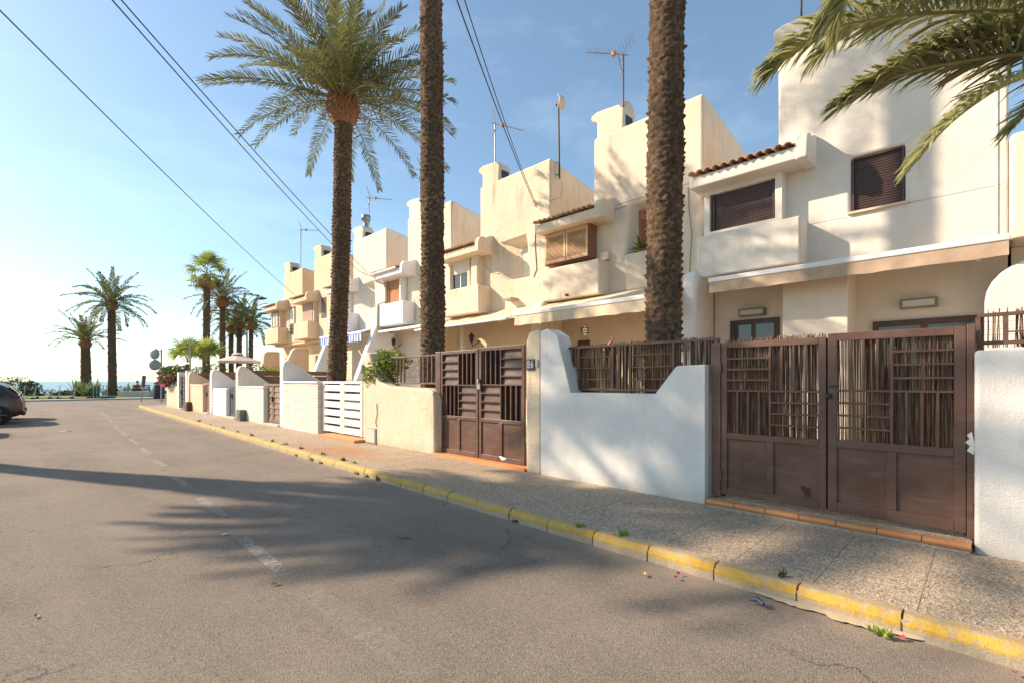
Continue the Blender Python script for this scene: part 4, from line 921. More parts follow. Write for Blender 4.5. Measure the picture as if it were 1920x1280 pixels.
rail(rf2, RX, YR(817), YR(715), zz[0], zz[1], [YR(x) for x in (817, 809, 801, 793, 787, 757, 750, 744, 717)], bars=b2)
m = MB(); rr = random.Random(4)
for k in range(260):
    y = rr.uniform(YR(815), YR(718)); z = rr.uniform(1.45, 1.98); a_ = rr.uniform(0, 6.28); l_ = rr.uniform(.05, .16)
    m.tube([(RX+.06+rr.uniform(0, .12), y, z), (RX+.1, y+l_*.5*math.cos(a_), z+l_*.5*math.sin(a_)+.01), (RX+.07, y+l_*math.cos(a_), z+l_*math.sin(a_))], .0025, 3, cap=False)
m.build('twigs', M['twig'], rf2, kind='stuff', fix=False)

# ---------------------------------------------------------------- palms
def resample(pts, n):
    pts = [Vector(p) for p in pts]; m_ = len(pts); out_ = []
    for i in range(n+1):
        u = i/n*(m_-1); k = min(int(u), m_-2); f = u-k
        p0, p1, p2, p3 = pts[max(k-1, 0)], pts[k], pts[k+1], pts[min(k+2, m_-1)]
        out_.append(.5*((2*p1)+(p2-p0)*f+(2*p0-5*p1+4*p2-p3)*f*f+(3*p1-p0-3*p2+p3)*f**3))
    return out_
def frond_mesh(name, pts, npairs, LL, LW, mats, seed, start=.12, lift=.35, droop=.12, up=Vector((0, 0, 1)), rr0=.022, dens_tip=.45, tw=0):
    rr = random.Random(seed); N = 26; c = resample(pts, N); m = MB()
    m.tube(c, [rr0*(1-.85*i/N)+.002 for i in range(N+1)], 5, 1)
    for j in range(npairs):
        s_ = start+(1-start)*(j+.5)/npairs
        u = s_*N; k = min(int(u), N-1); p = c[k].lerp(c[k+1], u-k); T = (c[min(k+1, N)]-c[max(k-1, 0)]).normalized()
        S = T.cross(up); S = S.normalized() if S.length > .05 else Vector((0, 1, 0)); Nn = S.cross(T)
        if tw: q_ = Matrix.Rotation(tw*s_, 3, T); S = q_ @ S; Nn = q_ @ Nn
        prof = min(1, (s_-start)/.16+.25)*(1-max(0, s_-.35)/.65*(1-dens_tip))
        for sd_ in (-1, 1):
            if rr.random() < .03: continue
            al = R(68-38*s_+rr.uniform(-9, 9)); lf_ = lift*rr.uniform(.1, 1.7)
            d = (T*math.cos(al)+S*sd_*math.sin(al)+Nn*lf_).normalized(); Lf = LL*prof*rr.uniform(.85, 1.12)
            w_ = LW*rr.uniform(.8, 1.15); wd = d.cross(Nn).normalized()*w_*.5
            wd = (Matrix.Rotation(rr.uniform(-.7, .7), 3, d) @ wd)
            g = Vector((0, 0, -1)); mid = p+d*Lf*.5+g*droop*Lf*.12; q3 = p+d*Lf*.8+g*droop*Lf*.5; tip = p+d*Lf+g*droop*Lf*rr.uniform(.6, 1.5)
            m.add([p-wd*.5, p+wd*.5, mid+wd, mid-wd, q3+wd*.7, q3-wd*.7, tip], [(0, 1, 2, 3), (3, 2, 4, 5), (5, 4, 6)], 0, False)
    return m.mesh(name, mats, fix=False)
def arc(L_, A, n=7, pw=1.4):
    p = Vector((0, 0, 0)); o = [p.copy()]
    for i in range(n):
        s_ = (i+.5)/n; an = -R(A)*s_**pw; p = p+Vector((math.cos(an), 0, math.sin(an)))*L_/n; o.append(p.copy())
    return o
FR = {}
for k, A in enumerate((22, 40, 58, 75, 48)):
    FR[k] = frond_mesh('frond', arc(3.6, A), 76, .50, .030, [M['frond'], M['rachis']], 20+k)
FRD = frond_mesh('frond', arc(3.0, 95), 60, .42, .028, [M['dry'], M['dry']], 31)
for k, A in enumerate((25, 50, 75)):
    FR[10+k] = frond_mesh('frond', arc(3.6, A), 44, .62, .07, [M['frond'], M['rachis']], 40+k, droop=.2)
def trunk_obj(root, base, topv, r0, r1, seed, seg=40, dz=.018, cell=.09, ncell=11, amp=.033, bow=0):
    base = Vector(base); topv = Vector(topv); hgt = (topv-base).length; n = int(hgt/dz); m = MB(); vs = []; so = seed*13.7
    for j in range(n+1):
        t_ = j/n; c = base.lerp(topv, t_)+Vector((math.sin(t_*3.1)*bow, math.cos(t_*4)*bow*.5-bow*.5, 0)); zz_ = t_*hgt
        r_ = r0+(r1-r0)*t_+.05*math.exp(-zz_*2.2)+.018*mn.noise(Vector((so, 0, zz_*.8)))
        for k in range(seg):
            an = 2*math.pi*k/seg; wob = .5*mn.noise(Vector((math.cos(an)*1.5+so, math.sin(an)*1.5, zz_*1.2)))
            u = zz_/cell+an/(2*math.pi)*2+wob; row = math.floor(u); fu = u-row; fa = (an*ncell/(2*math.pi)+row*.5) % 1
            b_ = (1-(2*fa-1)**2*.75)*(fu**1.6); nz_ = mn.noise(Vector((math.cos(an)*7+so, math.sin(an)*7, zz_*16)))
            ir = max(0, .55+1.1*mn.noise(Vector((math.cos(an)*2.2+so, math.sin(an)*2.2+row*.37, zz_*2.6)))); rr_ = r_+amp*b_*(.35+ir)*(1+.7*nz_)+.018*nz_; vs.append(c+Vector((rr_*math.cos(an), rr_*math.sin(an), 0)))
    fs = [(j*seg+k, j*seg+(k+1) % seg, (j+1)*seg+(k+1) % seg, (j+1)*seg+k) for j in range(n) for k in range(seg)]
    m.add(vs, fs, 0, True); return m.build('trunk', M['bark'], root, fix=False)
def boots(root, c, r_, h_, n, seed, size=.16, mat=None):
    """bulb of cut leaf bases under the crown"""
    rr = random.Random(seed); m = MB(); c = Vector(c); m.lathe([(r_*.55, -h_*.55), (r_*.8, -h_*.3), (r_*.85, 0), (r_*.7, h_*.3), (r_*.4, h_*.6)], c, 16)
    for k in range(n):
        t_ = (k+.5)/n; z = -h_*.5+h_*1.0*t_; rad = r_*(.62+.38*math.sin(math.pi*min(1, max(0, t_*.95+.08)))); an = k*2.39996+rr.uniform(-.1, .1)
        o_ = Vector((math.cos(an), math.sin(an), 0)); s_ = Vector((-o_.y, o_.x, 0)); p = c+o_*rad*.7+Vector((0, 0, z)); d = (o_*.75+Vector((0, 0, .8))).normalized(); l_ = size*rr.uniform(.8, 1.3); w_ = size*.38
        nn = s_.cross(d); q = p+d*l_
        m.add([p-s_*w_, p+s_*w_, p+nn*w_*.7, q-s_*w_*.6, q+s_*w_*.6, q+nn*w_*.5], [(0, 1, 2), (3, 5, 4), (0, 3, 4, 1), (1, 4, 5, 2), (2, 5, 3, 0)])
    return m.build('crown_base', mat or M['boot'], root)
def crown(root, c, n, L_, e0=82, e1=-25, seed=1, tmpl=(0, 1, 2, 3, 4), dry=0, pw=1.0, az=None):
    rr = random.Random(seed); c = Vector(c)
    for k in range(n):
        t_ = (k+.5)/n; e = e0+(e1-e0)*t_**pw+rr.uniform(-6, 6); an = k*2.39996+rr.uniform(-.15, .15) if az is None else az[k]
        ti = tmpl[0] if e > 62 else rr.choice(tmpl[1:]); me = FR[ti]
        if dry and k >= n-dry: me = FRD
        s_ = L_/3.6*rr.uniform(.88, 1.08)*(.9 if e > 70 else 1)
        o = link('frond', me, root, c+Vector((math.cos(an)*.12, math.sin(an)*.12, .05*(1-t_))), (rr.uniform(-.25, .25), -R(e), an)); o.scale = (s_,)*3
def palm(label, base, topv, r0, r1, nf, L_, seed, far=False, e1=-25, bulb=(.42, .7, 90), dry=0, grp='date palms in the patios', pw=1.0, bow=0, e0=82, tmpl=None):
    root = empty('date_palm', base, label, 'palm tree', grp)
    if far: trunk_obj(root, base, topv, r0, r1, seed, 16, .12, .3, 7, .05)
    else: trunk_obj(root, base, topv, r0, r1, seed, bow=bow)
    if bulb: boots(root, Vector(topv)+Vector((0, 0, bulb[1]*.3)), bulb[0], bulb[1], bulb[2], seed, .16 if not far else .3)
    crown(root, Vector(topv)+Vector((0, 0, bulb[1]*.6 if bulb else .1)), nf, L_, e0, e1, seed, tmpl or ((10, 11, 12) if far else (0, 1, 2, 3, 4)), dry, pw); return root
TX = 5.95
bA, tA = P(628, 735, TX), P(643, 222, TX+.1); bA.z = .1
palm('tall date palm rising behind the white slatted gate, its whole crown against the sky', bA, tA, .235, .215, 72, 3.1, 2, e1=-4, bulb=(.46, .78, 150), pw=.95, bow=.03, e0=86)
bB, tB = P(812, 700, TX), P(802, -330, TX); bB.z = .1
palm('date palm whose trunk rises out of frame between the pale and cream houses', bB, tB, .245, .2, 54, 3.4, 3, e1=-12, bow=.03)
bC, tC = P(1240, 700, TX), P(1254, -800, TX); bC.z = .1
palm('thickest looking palm trunk standing before the cream awning', bC, tC, .225, .205, 50, 3.4, 4, e1=-12, bow=.02)
# palm D beside the frame: crown low, its long fronds hang into the picture
dD = 3.6; cD = PD(2150, 60, dD)
pD = empty('date_palm', (cD.x, cD.y, .1), 'low palm beyond the right frame edge whose long fronds hang into view', 'palm tree', 'date palms in the patios')
trunk_obj(pD, (cD.x, cD.y, .1), (cD.x, cD.y, cD.z-.2), .25, .25, 9); boots(pD, cD-Vector((0, 0, .1)), .4, .6, 80, 9)
def DF(lst, n=150, LL=.72, LW=.027, seed=1, **k):
    pts = [PD(a, b, c) for a, b, c in lst]; pts = [cD]+pts; me = frond_mesh('frond', [p-cD for p in pts], n, LL, LW, [M['frondn'], M['rachis']], seed, **k); link('frond', me, pD, cD)
DF([(2000, 20, 3.65), (1900, 20, 3.7), (1740, 25, 3.8), (1600, 42, 3.95), (1510, 78, 4.1), (1450, 128, 4.2)], seed=51, lift=.3, droop=.32, LL=.56, n=165)
DF([(2040, 90, 3.6), (1920, 100, 3.65), (1820, 112, 3.75), (1716, 132, 3.85), (1645, 158, 3.95), (1590, 190, 4.0)], seed=52, lift=.35, droop=.25, LL=.5, n=165)
DF([(2060, 110, 3.5), (1960, 130, 3.45), (1890, 155, 3.45), (1820, 200, 3.5), (1762, 250, 3.55), (1722, 300, 3.6)], seed=53, lift=.3, droop=.25, LL=.4, n=95)
DF([(2050, -20, 3.3), (1950, -90, 3.2), (1800, -130, 3.2), (1680, -110, 3.3), (1610, -50, 3.4), (1575, 20, 3.5)], seed=54, lift=.3, droop=.4, LL=.5)
DF([(2080, -60, 3.5), (1950, -160, 3.4), (1800, -200, 3.4), (1650, -150, 3.6), (1540, -80, 3.8)], seed=55, lift=.3, droop=.4, LL=.5)
DF([(2080, -20, 3.8), (1980, -50, 4.1), (1850, -50, 4.4), (1720, -20, 4.7)], seed=57, lift=.4, droop=.3, LL=.5)
DF([(2040, -20, 3.7), (1930, -30, 3.8), (1800, -22, 4.0), (1680, 5, 4.2), (1590, 50, 4.4), (1540, 100, 4.5)], seed=59, lift=.3, droop=.35, LL=.55, n=120)
DF([(2060, 60, 3.5), (1960, 62, 3.5), (1850, 72, 3.6), (1750, 95, 3.7), (1680, 130, 3.8)], seed=60, lift=.3, droop=.3, LL=.5, n=110)
DF([(2080, 140, 3.6), (2010, 160, 3.65), (1950, 190, 3.7), (1905, 235, 3.75)], seed=61, lift=.3, droop=.25, LL=.36, n=80)
crown(pD, cD+Vector((0, 0, .1)), 18, 3.0, 85, 35, 12, pw=1.0, az=[R(-125+140*((k*.618)%1)) for k in range(18)])
# palms outside the frame on the left: their shadows fall across the road, the white wall and the gates
palm('leaning date palm across the street left of the frame', (-2.4, 16.7, 0), (-4.1, 14.7, 7.6), .24, .2, 100, 2.0, 5, e1=-30, e0=48, tmpl=(10, 11, 12), grp='palms across the street')
palm('date palm across the street left of the frame, near the parked cars', (-3.3, 17.3, 0), (-3.2, 13.9, 9.3), .24, .2, 44, 2.6, 6, e1=-25, e0=60, tmpl=(10, 11, 12), grp='palms across the street')
# seafront date palms
def far_palm(label, px, pyb, pyt, d, r_, nf, L_, seed, bulb=None, e1=-25, pxt=None, pw=1, e0=82):
    b_ = PD(px, pyb, d); b_.z = .1; t_ = PD(pxt or px, pyt, d); palm(label, b_, t_, r_, r_*.85, nf, L_, seed, True, e1, bulb or (.55, .8, 30), 0, 'palms on the seafront', pw, 0, e0)
far_palm('short date palm on the seafront, leftmost of all palms', 162, 725, 648, 46, .42, 26, 2.9, 21, e1=12, pxt=160)
far_palm('tall date palm on the seafront right of the scooters', 211, 738, 578, 45, .34, 36, 3.4, 22, e1=-28, pxt=209)
far_palm('date palm behind the tall fan palm, above the parasol', 417, 725, 572, 40, .24, 28, 2.8, 23, pxt=417)
far_palm('thin palm with a yellowish crown between two date palms', 434, 725, 620, 44, .22, 18, 2.2, 24, pxt=433)
far_palm('dark date palm left of the street lamp column', 447, 725, 612, 43, .24, 26, 2.6, 25, pxt=449)
far_palm('rightmost seafront date palm next to the house row', 469, 725, 615, 42, .2, 24, 2.7, 26, pxt=471, e1=-20)
# fan palms
def fan_leaf(name, mats, seed, rad=.9, pet=1.15, n=24, droop=.55):
    rr = random.Random(seed); m = MB(); m.tube([(0, 0, 0), (pet*.5, 0, .03), (pet, 0, 0)], [.02, .015, .01], 4, 1)
    hub = Vector((pet, 0, 0))
    for k in range(n):
        a = R(-125+250*(k+.5)/n); d = Vector((math.cos(a), math.sin(a), .12*math.cos(k*3))); s_ = Vector((-d.y, d.x, 0)); l_ = rad*(1-.25*abs(a)/2.2)*rr.uniform(.9, 1.1); w_ = rad*.058
        p1 = hub+d*l_*.55; p2 = hub+d*l_*.8+Vector((0, 0, -droop*.25*l_)); p3 = hub+d*l_*1.05+Vector((0, 0, -droop*l_*rr.uniform(.6, 1.5)))
        m.add([hub, p1-s_*w_, p1+s_*w_, p2-s_*w_*.6, p2+s_*w_*.6, p3], [(0, 1, 2), (1, 3, 4, 2), (3, 5, 4)], 0)
    return m.mesh(name, mats, fix=False)
FL = [fan_leaf('fan_leaf', [M['fan'], M['rachis']], k) for k in range(3)]; FLD = fan_leaf('fan_leaf', [M['dry'], M['dry']], 9, droop=.9)
def fan_palm(label, base, topv, r_, n, s_, seed, dry=10, e0=80, e1=-20):
    root = empty('fan_palm', base, label, 'palm tree'); trunk_obj(root, base, topv, r_, r_*.85, seed, 16, .1, .25, 7, .05); rr = random.Random(seed)
    for k in range(n+dry):
        d_ = k >= n; e = e0+(e1-e0)*(k/n) if not d_ else rr.uniform(-65, -35); an = k*2.39996
        o = link('fan_leaf', FLD if d_ else FL[k % 3], root, Vector(topv)+Vector((0, 0, .1-(rr.uniform(0, .5) if d_ else 0))), (rr.uniform(-.4, .4), -R(e), an)); q_ = s_*rr.uniform(.85, 1.15)*(.8 if d_ else 1); o.scale = (q_,)*3
b_ = PD(386, 725, 38); b_.z = .1; fan_palm('tall fan palm with brown dead skirt, highest of the seafront group', b_, PD(388, 515, 38), .27, 18, .9, 61, 7, 85, -42)
b_ = PD(352, 725, 33); b_.z = .1; fan_palm('young bright green fan palm left in the last garden', b_, PD(352, 682, 33), .16, 13, .85, 62, 0, 85, 28)
b_ = PD(389, 725, 32); b_.z = .1; fan_palm('young bright green fan palm right in the last garden', b_, PD(387, 682, 32), .14, 13, .85, 63, 0, 85, 25)

# ---------------------------------------------------------------- shrubs
def leaves(m, c, rad, n, size, rr, mi=0, flat=.5):
    for _ in range(n):
        while True:
            v = Vector((rr.uniform(-1, 1), rr.uniform(-1, 1), rr.uniform(-1, 1)))
            if v.length < 1: break
        v = v.normalized()*(v.length**.45); s0 = 1+.35*mn.noise(v*1.8+Vector(c)*.7); p = Vector((c[0]+v.x*rad[0]*s0, c[1]+v.y*rad[1]*s0, c[2]+v.z*rad[2]*s0))
        d = Vector((rr.gauss(0, 1), rr.gauss(0, 1), rr.gauss(0, 1)*flat+.2)).normalized(); s_ = d.cross(Vector((rr.gauss(0, 1), rr.gauss(0, 1), rr.gauss(0, 1)))).normalized(); l_ = size*rr.uniform(.6, 1.3)
        m.add([p, p+d*l_*.5+s_*l_*.28, p+d*l_, p+d*l_*.5-s_*l_*.28], [(0, 1, 2, 3)], mi)
def shrub(name, label, cat, blobs, n, size, mats, seed, stems=6, grp=None):
    rr = random.Random(seed); c0 = Vector(blobs[0][0]); zb = min(b[0][2]-b[1][2] for b in blobs); root = empty(name, (c0.x, c0.y, zb), label, cat, grp)
    m = MB()
    for c, rad in blobs: leaves(m, c, rad, n, size, rr, 0)
    m.build('foliage', mats[0], root, fix=False)
    m = MB()
    for k in range(stems): b_ = rr.choice(blobs); m.tube([(c0.x+rr.uniform(-.1, .1), c0.y+rr.uniform(-.1, .1), zb), (b_[0][0], b_[0][1], b_[0][2]), (b_[0][0]+rr.uniform(-.5, .5)*b_[1][0], b_[0][1]+rr.uniform(-.5, .5)*b_[1][1], b_[0][2]+b_[1][2]*.7)], [.03, .02, .008], 4)
    m.build('stems', M['twig'], root)
    if len(mats) > 1:
        m = MB()
        for c, rad in blobs[-max(1, len(blobs)//2):]: leaves(m, c, (rad[0]*1.05, rad[1]*1.05, rad[2]*1.05), n//3, size*.9, rr, 0)
        m.build('flowers', mats[1], root, fix=False)
    return root
p = P(722, 690, 5.75)
shrub('trailing_shrub', 'bright green shrub spilling over the rough cream wall and railing', 'shrub', [((5.78, YX(740, 5.8), 1.93), (.3, .42, .26)), ((5.6, YX(722, 5.6), 1.75), (.3, .35, .3)), ((5.45, YX(700, 5.5), 1.62), (.12, .32, .22)), ((5.75, YX(716, 5.7), 2.0), (.2, .3, .2))], 480, .085, [M['lime']], 3)
p = P(322, 700, 5.6)
shrub('bougainvillea', 'pink flowering bougainvillea overhanging the last garden wall', 'shrub', [((5.9, YX(330, 5.9), 1.95), (.6, 1.5, .45)), ((5.5, YX(318, 5.5), 1.9), (.5, 1.5, .4)), ((5.25, YX(314, 5.3), 1.55), (.28, .9, .32))], 700, .16, [M['bush'], M['petal']], 4)
p = P(1203, 478, FX+.1)
p = Vector((FX+.12, p.y-.02, 5.02)); root = empty('potted_fern', p-Vector((0, 0, .15)), 'green spiky potted plant in the niche with the red shutter', 'plant'); m = MB(); rr = random.Random(8)
for k in range(46):
    an = rr.uniform(0, 6.28); e = R(rr.uniform(0, 75)); d = Vector((math.cos(an)*math.cos(e), math.sin(an)*math.cos(e), math.sin(e))); l_ = rr.uniform(.3, .55); s_ = d.cross(Vector((0, 0, 1))).normalized()*.03; q = Vector(p)-Vector((0, 0, .1))
    m.add([q-s_*.4, q+s_*.4, q+d*l_*.6+s_, q+d*l_*.6-s_, q+d*l_-Vector((0, 0, .06))], [(0, 1, 2, 3), (3, 2, 4)])
m.build('leaves', M['lime'], root, fix=False); m = MB(); m.lathe([(.09, -.22), (.13, -.02), (.14, -.02)], p-Vector((0, 0, .05)), 12); m.build('pot', M['terra'], root)
def bushpx(label, px, py, d, rad, n, size, mat, seed, name='bush', grp='seafront bushes'):
    c = PD(px, py, d); shrub(name, label, 'bush', [((c.x, c.y, c.z), rad), ((c.x+rad[0]*.7, c.y, c.z-rad[2]*.2), (rad[0]*.6, rad[1]*.7, rad[2]*.75)), ((c.x-rad[0]*.7, c.y, c.z-rad[2]*.25), (rad[0]*.6, rad[1]*.7, rad[2]*.75))], n, size, [mat], seed, 4, grp)
bushpx('large dark green bush behind the parked cars', 30, 724, 48, (1.4, 1.2, .95), 900, .2, M['bush'], 11)
bushpx('low brownish hedge behind the left scooters', 90, 737, 56, (2.4, 1, .45), 700, .2, M['bushd'], 12)
bushpx('small low hedge left of the agave plant', 132, 738, 56, (1.2, 1, .4), 400, .2, M['bushd'], 13)
bushpx('yellowish shrub between the tall palm and the seated person', 232, 734, 53, (1.5, .8, .55), 380, .22, M['bush'], 14)
bushpx('flat low bush right of the seated person', 283, 736, 54, (1.5, 1, .42), 400, .2, M['bush'], 15)
# hedge tops in gardens seen over the board fences
def garden_bush(px, py, X_, rad, mat, label, seed): c = P(px, py, X_); shrub('garden_shrub', label, 'shrub', [((c.x, c.y, c.z), rad)], 320, .12, [mat], seed, 4, 'shrubs showing over the garden fences')
garden_bush(484, 697, 7.5, (.5, .6, .35), M['bush'], 'loose green shrub over the board fence behind the horn wall', 31)
garden_bush(515, 696, 7.8, (.6, .5, .2), M['lime'], 'bright yellow green shrub over the board fence beside the house', 32)
garden_bush(400, 694, 8.0, (.8, .8, .4), M['bush'], 'dark green shrub under the young fan palms', 33)
garden_bush(372, 697, 8.0, (.7, .7, .3), M['bushd'], 'low dark shrub left of the parasol garden', 34)
c = P(659, 708, 6.4); m = MB(); rr = random.Random(5)
for k in range(120):
    x, y = c.x+rr.uniform(-.12, .12), c.y+rr.uniform(-.42, .42); m.add([(x-.01, y-.008, 1.0), (x+.01, y+.008, 1.0), (x+rr.uniform(-.02, .02), y+rr.uniform(-.02, .02), 1.62+rr.uniform(-.05, .03))], [(0, 1, 2)])
thing(m, 'grass_planter', M['bush'], 'tuft of upright green grass behind the white slatted gate', 'plant', fix=False)
# agaves / spiky plants at the short palm
def spiky(label, px, py, d, n, l0, seed):
    c = PD(px, py, d); c.z = .12; m = MB(); rr = random.Random(seed)
    for k in range(n):
        an = rr.uniform(0, 6.28); e = R(rr.uniform(35, 82)); dd = Vector((math.cos(an)*math.cos(e), math.sin(an)*math.cos(e), math.sin(e))); l_ = l0*rr.uniform(.6, 1.15); s_ = dd.cross(Vector((0, 0, 1))).normalized()*.07; q = c+Vector((rr.uniform(-.3, .3), rr.uniform(-.3, .3), 0))
        m.add([q-s_, q+s_, q+dd*l_*.55+s_*.9, q+dd*l_*.55-s_*.9, q+dd*l_+Vector((dd.x, dd.y, -.3))*.15], [(0, 1, 2, 3), (3, 2, 4)])
    thing(m, 'agave', M['agave'], label, 'agave', 'spiky plants on the seafront', fix=False)
spiky('tall spiky agave left of the short palm trunk', 149, 742, 44, 46, 1.7, 1); spiky('spiky agave right of the short palm trunk', 177, 742, 44, 46, 1.9, 2); spiky('dense green agave clump at the foot of the short palm', 164, 744, 43.5, 60, 1.2, 3)
spiky('thin flowering agave next to the seated person', 240, 742, 50, 22, 1.3, 4)
# kerb weeds and pavement weeds (countable tufts)
wm = []
for k in range(3):
    m = MB(); rr = random.Random(k)
    for j in range(26):
        an = rr.uniform(0, 6.28); e = R(rr.uniform(15, 80)); dd = Vector((math.cos(an)*math.cos(e), math.sin(an)*math.cos(e), math.sin(e))); l_ = rr.uniform(.02, .06); s_ = dd.cross(Vector((0, 0, 1))).normalized()*.005; q = Vector((rr.uniform(-.02, .02), rr.uniform(-.04, .04), 0))
        m.add([q-s_, q+s_, q+dd*l_*.5+s_*1.3, q+dd*l_*.5-s_*1.3, q+dd*l_], [(0, 1, 2, 3), (3, 2, 4)])
    wm.append(m.mesh('weed_tuft', M['lime'] if k else M['bush'], fix=False))
rr = random.Random(77)
WLN = ('weed tuft behind the kerb stone below the nearest gate', 'weed tuft on the pavement edge below the white wall, right of two', 'weed tuft on the pavement edge below the white wall, left of two', 'weed tuft at the left end of the tiled gate step', 'weed tuft under the middle of the tiled gate step', 'weed tuft in the gutter by the pale sand')
wl = [(1463, 1080, .11), (1165, 1003, .11), (1088, 987, .11), (1355, 948, .11), (1470, 965, .11), (1650, 1188, 0)]+[(x, y, 0) for x, y in ((690, 903), (662, 898), (640, 892), (606, 868), (588, 862), (560, 853), (944, 985))]
wl += [(430, 801, .11), (465, 808, .11), (488, 815, .11), (520, 826, .11), (545, 832, .11), (573, 840, .11), (610, 851, .11), (632, 862, .11), (648, 862, .11), (662, 868, .11), (400, 795, .11), (380, 789, .11)]
for k, (px, py, z) in enumerate(wl):
    g_ = G(px, py, z); g_.x = g_.x if k < 6 else (kx(g_.y)+.125 if z else kx(g_.y)-.025); o = link('weed_tuft', wm[k % 3], None, g_, (0, 0, rr.uniform(0, 6))); s_ = rr.uniform(.8, 1.5) if g_.y < 6 else rr.uniform(.9, 1.5); o.scale = (s_,)*3
    tag(o, WLN[k] if k < 6 else 'small green weed tuft at the far yellow kerb stones', 'weed', 'weeds along the kerb and pavement')
# litter
def scrap(name, px, py, z, size, mat, label, cat, grp=None, curl=.3, seed=0, asp=.6):
    rr = random.Random(seed*31+px); g_ = G(px, py, z); m = MB(); n = 7; vs = []; an0 = rr.uniform(0, 6.28)
    for k in range(n): a = 2*math.pi*k/n; r_ = size*rr.uniform(.7, 1.1); x, y = r_*math.cos(a), r_*asp*math.sin(a); vs.append((g_.x+x*math.cos(an0)-y*math.sin(an0), g_.y+x*math.sin(an0)+y*math.cos(an0), z+.006+size*curl*rr.random()))
    vs.append((g_.x, g_.y, z+.004)); m.add(vs, [(k, (k+1) % n, n) for k in range(n)]); thing(m, name, mat, label, cat, grp, fix=False)
LFN = ('at the far lower left of the asphalt', 'just below the second nearest centre dash', 'lying near the kerb before the white wall', 'in the gutter below the rust stained pavement', 'at the gutter in the crown shadow')
for k, (px, py, s_) in enumerate(((68, 1156, .02), (517, 1096, .024), (1208, 1077, .02), (870, 862, .03), (835, 935, .025))): scrap('fallen_leaf', px, py, .002, s_*1.3, M['leafd'], 'dry yellow fallen leaf '+LFN[k], 'leaf', 'fallen leaves on the road', .5, k)
scrap('paper_scrap', 420, 1002, .002, .035, M['paper'], 'small white paper scrap near the centre line', 'litter', None, .3, 2); scrap('paper_scrap', 122, 808, .002, .17, M['paper'], 'flattened white paper on the road by the parked cars', 'litter', None, .1, 3, .4)
for k, (px, py) in enumerate(((612, 859), (545, 838), (460, 812))): scrap('paper_scrap', px, py-2, .002, .05, M['paper'], ('nearest', 'middle', 'farthest')[k]+' of three crumpled white litter pieces in the gutter', 'litter', 'crumpled litter in the gutter', .5, k+4)
PTN = ('on the pavement before the nearest gate step', 'in the gutter below the white wall, left of a pair', 'in the gutter below the white wall, right of a pair', 'at the dark kerb joint near the sand patch', 'alone in the road before the solid brown gate', 'in the gutter beside the palm debris', 'in the gutter at the end of the rust stain', 'far along the gutter near the blue gate', 'at the lower right corner of the road')
for k, (px, py, z) in enumerate(((1527, 983, .112), (1273, 1076, .004), (1268, 1083, .004), (1691, 1195, .004), (500, 888, .002), (925, 978, .004), (832, 947, .004), (402, 798, .004), (1902, 1262, .004))): scrap('fallen_petal', px, py, z, .022, M['petal'], 'magenta petal '+PTN[k], 'petal', 'fallen petals', .8, k+9)
g_ = G(1432, 1138); m = MB(); m.tube([g_+Vector((0, 0, .02)), g_+Vector((.03, .05, .03)), g_+Vector((.01, .1, .02))], [.012, .02, .008], 7); thing(m, 'crushed_wrapper', M['gblue'], 'small blue crushed wrapper lying beside the yellow kerb', 'litter')
a, b, c = G(940, 1028), G(958, 1015), G(950, 992); m = MB(); m.tube([a+Vector((0, 0, .006)), b+Vector((0, 0, .01)), c+Vector((0, 0, .006))], .004, 4); thing(m, 'palm_debris', M['bush'], 'bent green palm leaflet lying on the road', 'leaf')
# sand deposit in the gutter
m = MB(); n = 40; ys0, ys1 = G(1740, 1228).y, G(1400, 1112).y
for i in range(n+1):
    y = ys0+(ys1-ys0)*i/n; wv = math.sin(math.pi*i/n)**.6*(.075+.05*mn.noise(Vector((y*7, 3, 0)))+.03*mn.noise(Vector((y*25, 9, 0)))); x1 = kx(y)
    for k, zz_ in enumerate((.013, .012, .009, .001)): m.v.append((x1-(wv+.004)*k/3, y, zz_+.003*mn.noise(Vector((y*30, k*3, 0)))))
for i in range(n):
    for k in range(3): q_ = i*4+k; m.f.append((q_, q_+1, q_+5, q_+4)); m.m.append(0); m.sm.append(True)
thing(m, 'sand_deposit', M['sand'], 'thin deposit of pale sand in the gutter by the kerb', 'sand', kind='stuff', fix=False)

# ---------------------------------------------------------------- antennas and cables
def yagi(label, px, pyt, pyb, X_, yawd, mastm=None, size=1, boomup=0):
    b_ = P(px, pyb, X_); t_ = P(px, pyt, X_); o = empty('tv_antenna', b_, label, 'antenna', 'rooftop television antennas')
    m = MB(); m.tube([b_-Vector((0, 0, .4)), t_], .022, 6); m.build('mast', mastm or M['steel'], o)
    d = Vector((math.cos(R(yawd)), math.sin(R(yawd)), boomup)).normalized(); s_ = d.cross(Vector((0, 0, 1))).normalized(); u = s_.cross(d); L_ = 1.1*size
    m = MB(); m.tube([t_-d*.15*size, t_+d*L_], .014, 5)
    for k in range(9):
        q = t_+d*(L_*(.2+.8*k/8)); h_ = .15*size*(1-.4*k/8)
        for sg in (-.06, .06): m.tube([q-s_*h_+u*sg, q+s_*h_+u*sg], .006, 4)
    for sg in (-1, 1):
        for k in range(5): q = t_-d*.1+u*sg*(.08+.09*k)*size-d*.05*k+d*.2; m.tube([q-s_*.25*size, q+s_*.25*size], .007, 4)
        m.tube([t_+d*.05, t_+u*sg*.5*size-d*.1], .01, 4)
    m.build('elements', M['steel'], o); m = MB(); q = t_+d*.3*size; m.box(q.x-.05, q.x+.05, q.y-.05, q.y+.05, q.z-.05, q.z+.07); m.build('dipole_box', M['orange'], o, bev=.01)
yagi('thin antenna on the last house chimney, leftmost on the roofs', 564, 431, 492, FX+.5, -35)
yagi('antenna beside the metal chimney cowl', 692, 371, 425, FX+.5, -30)
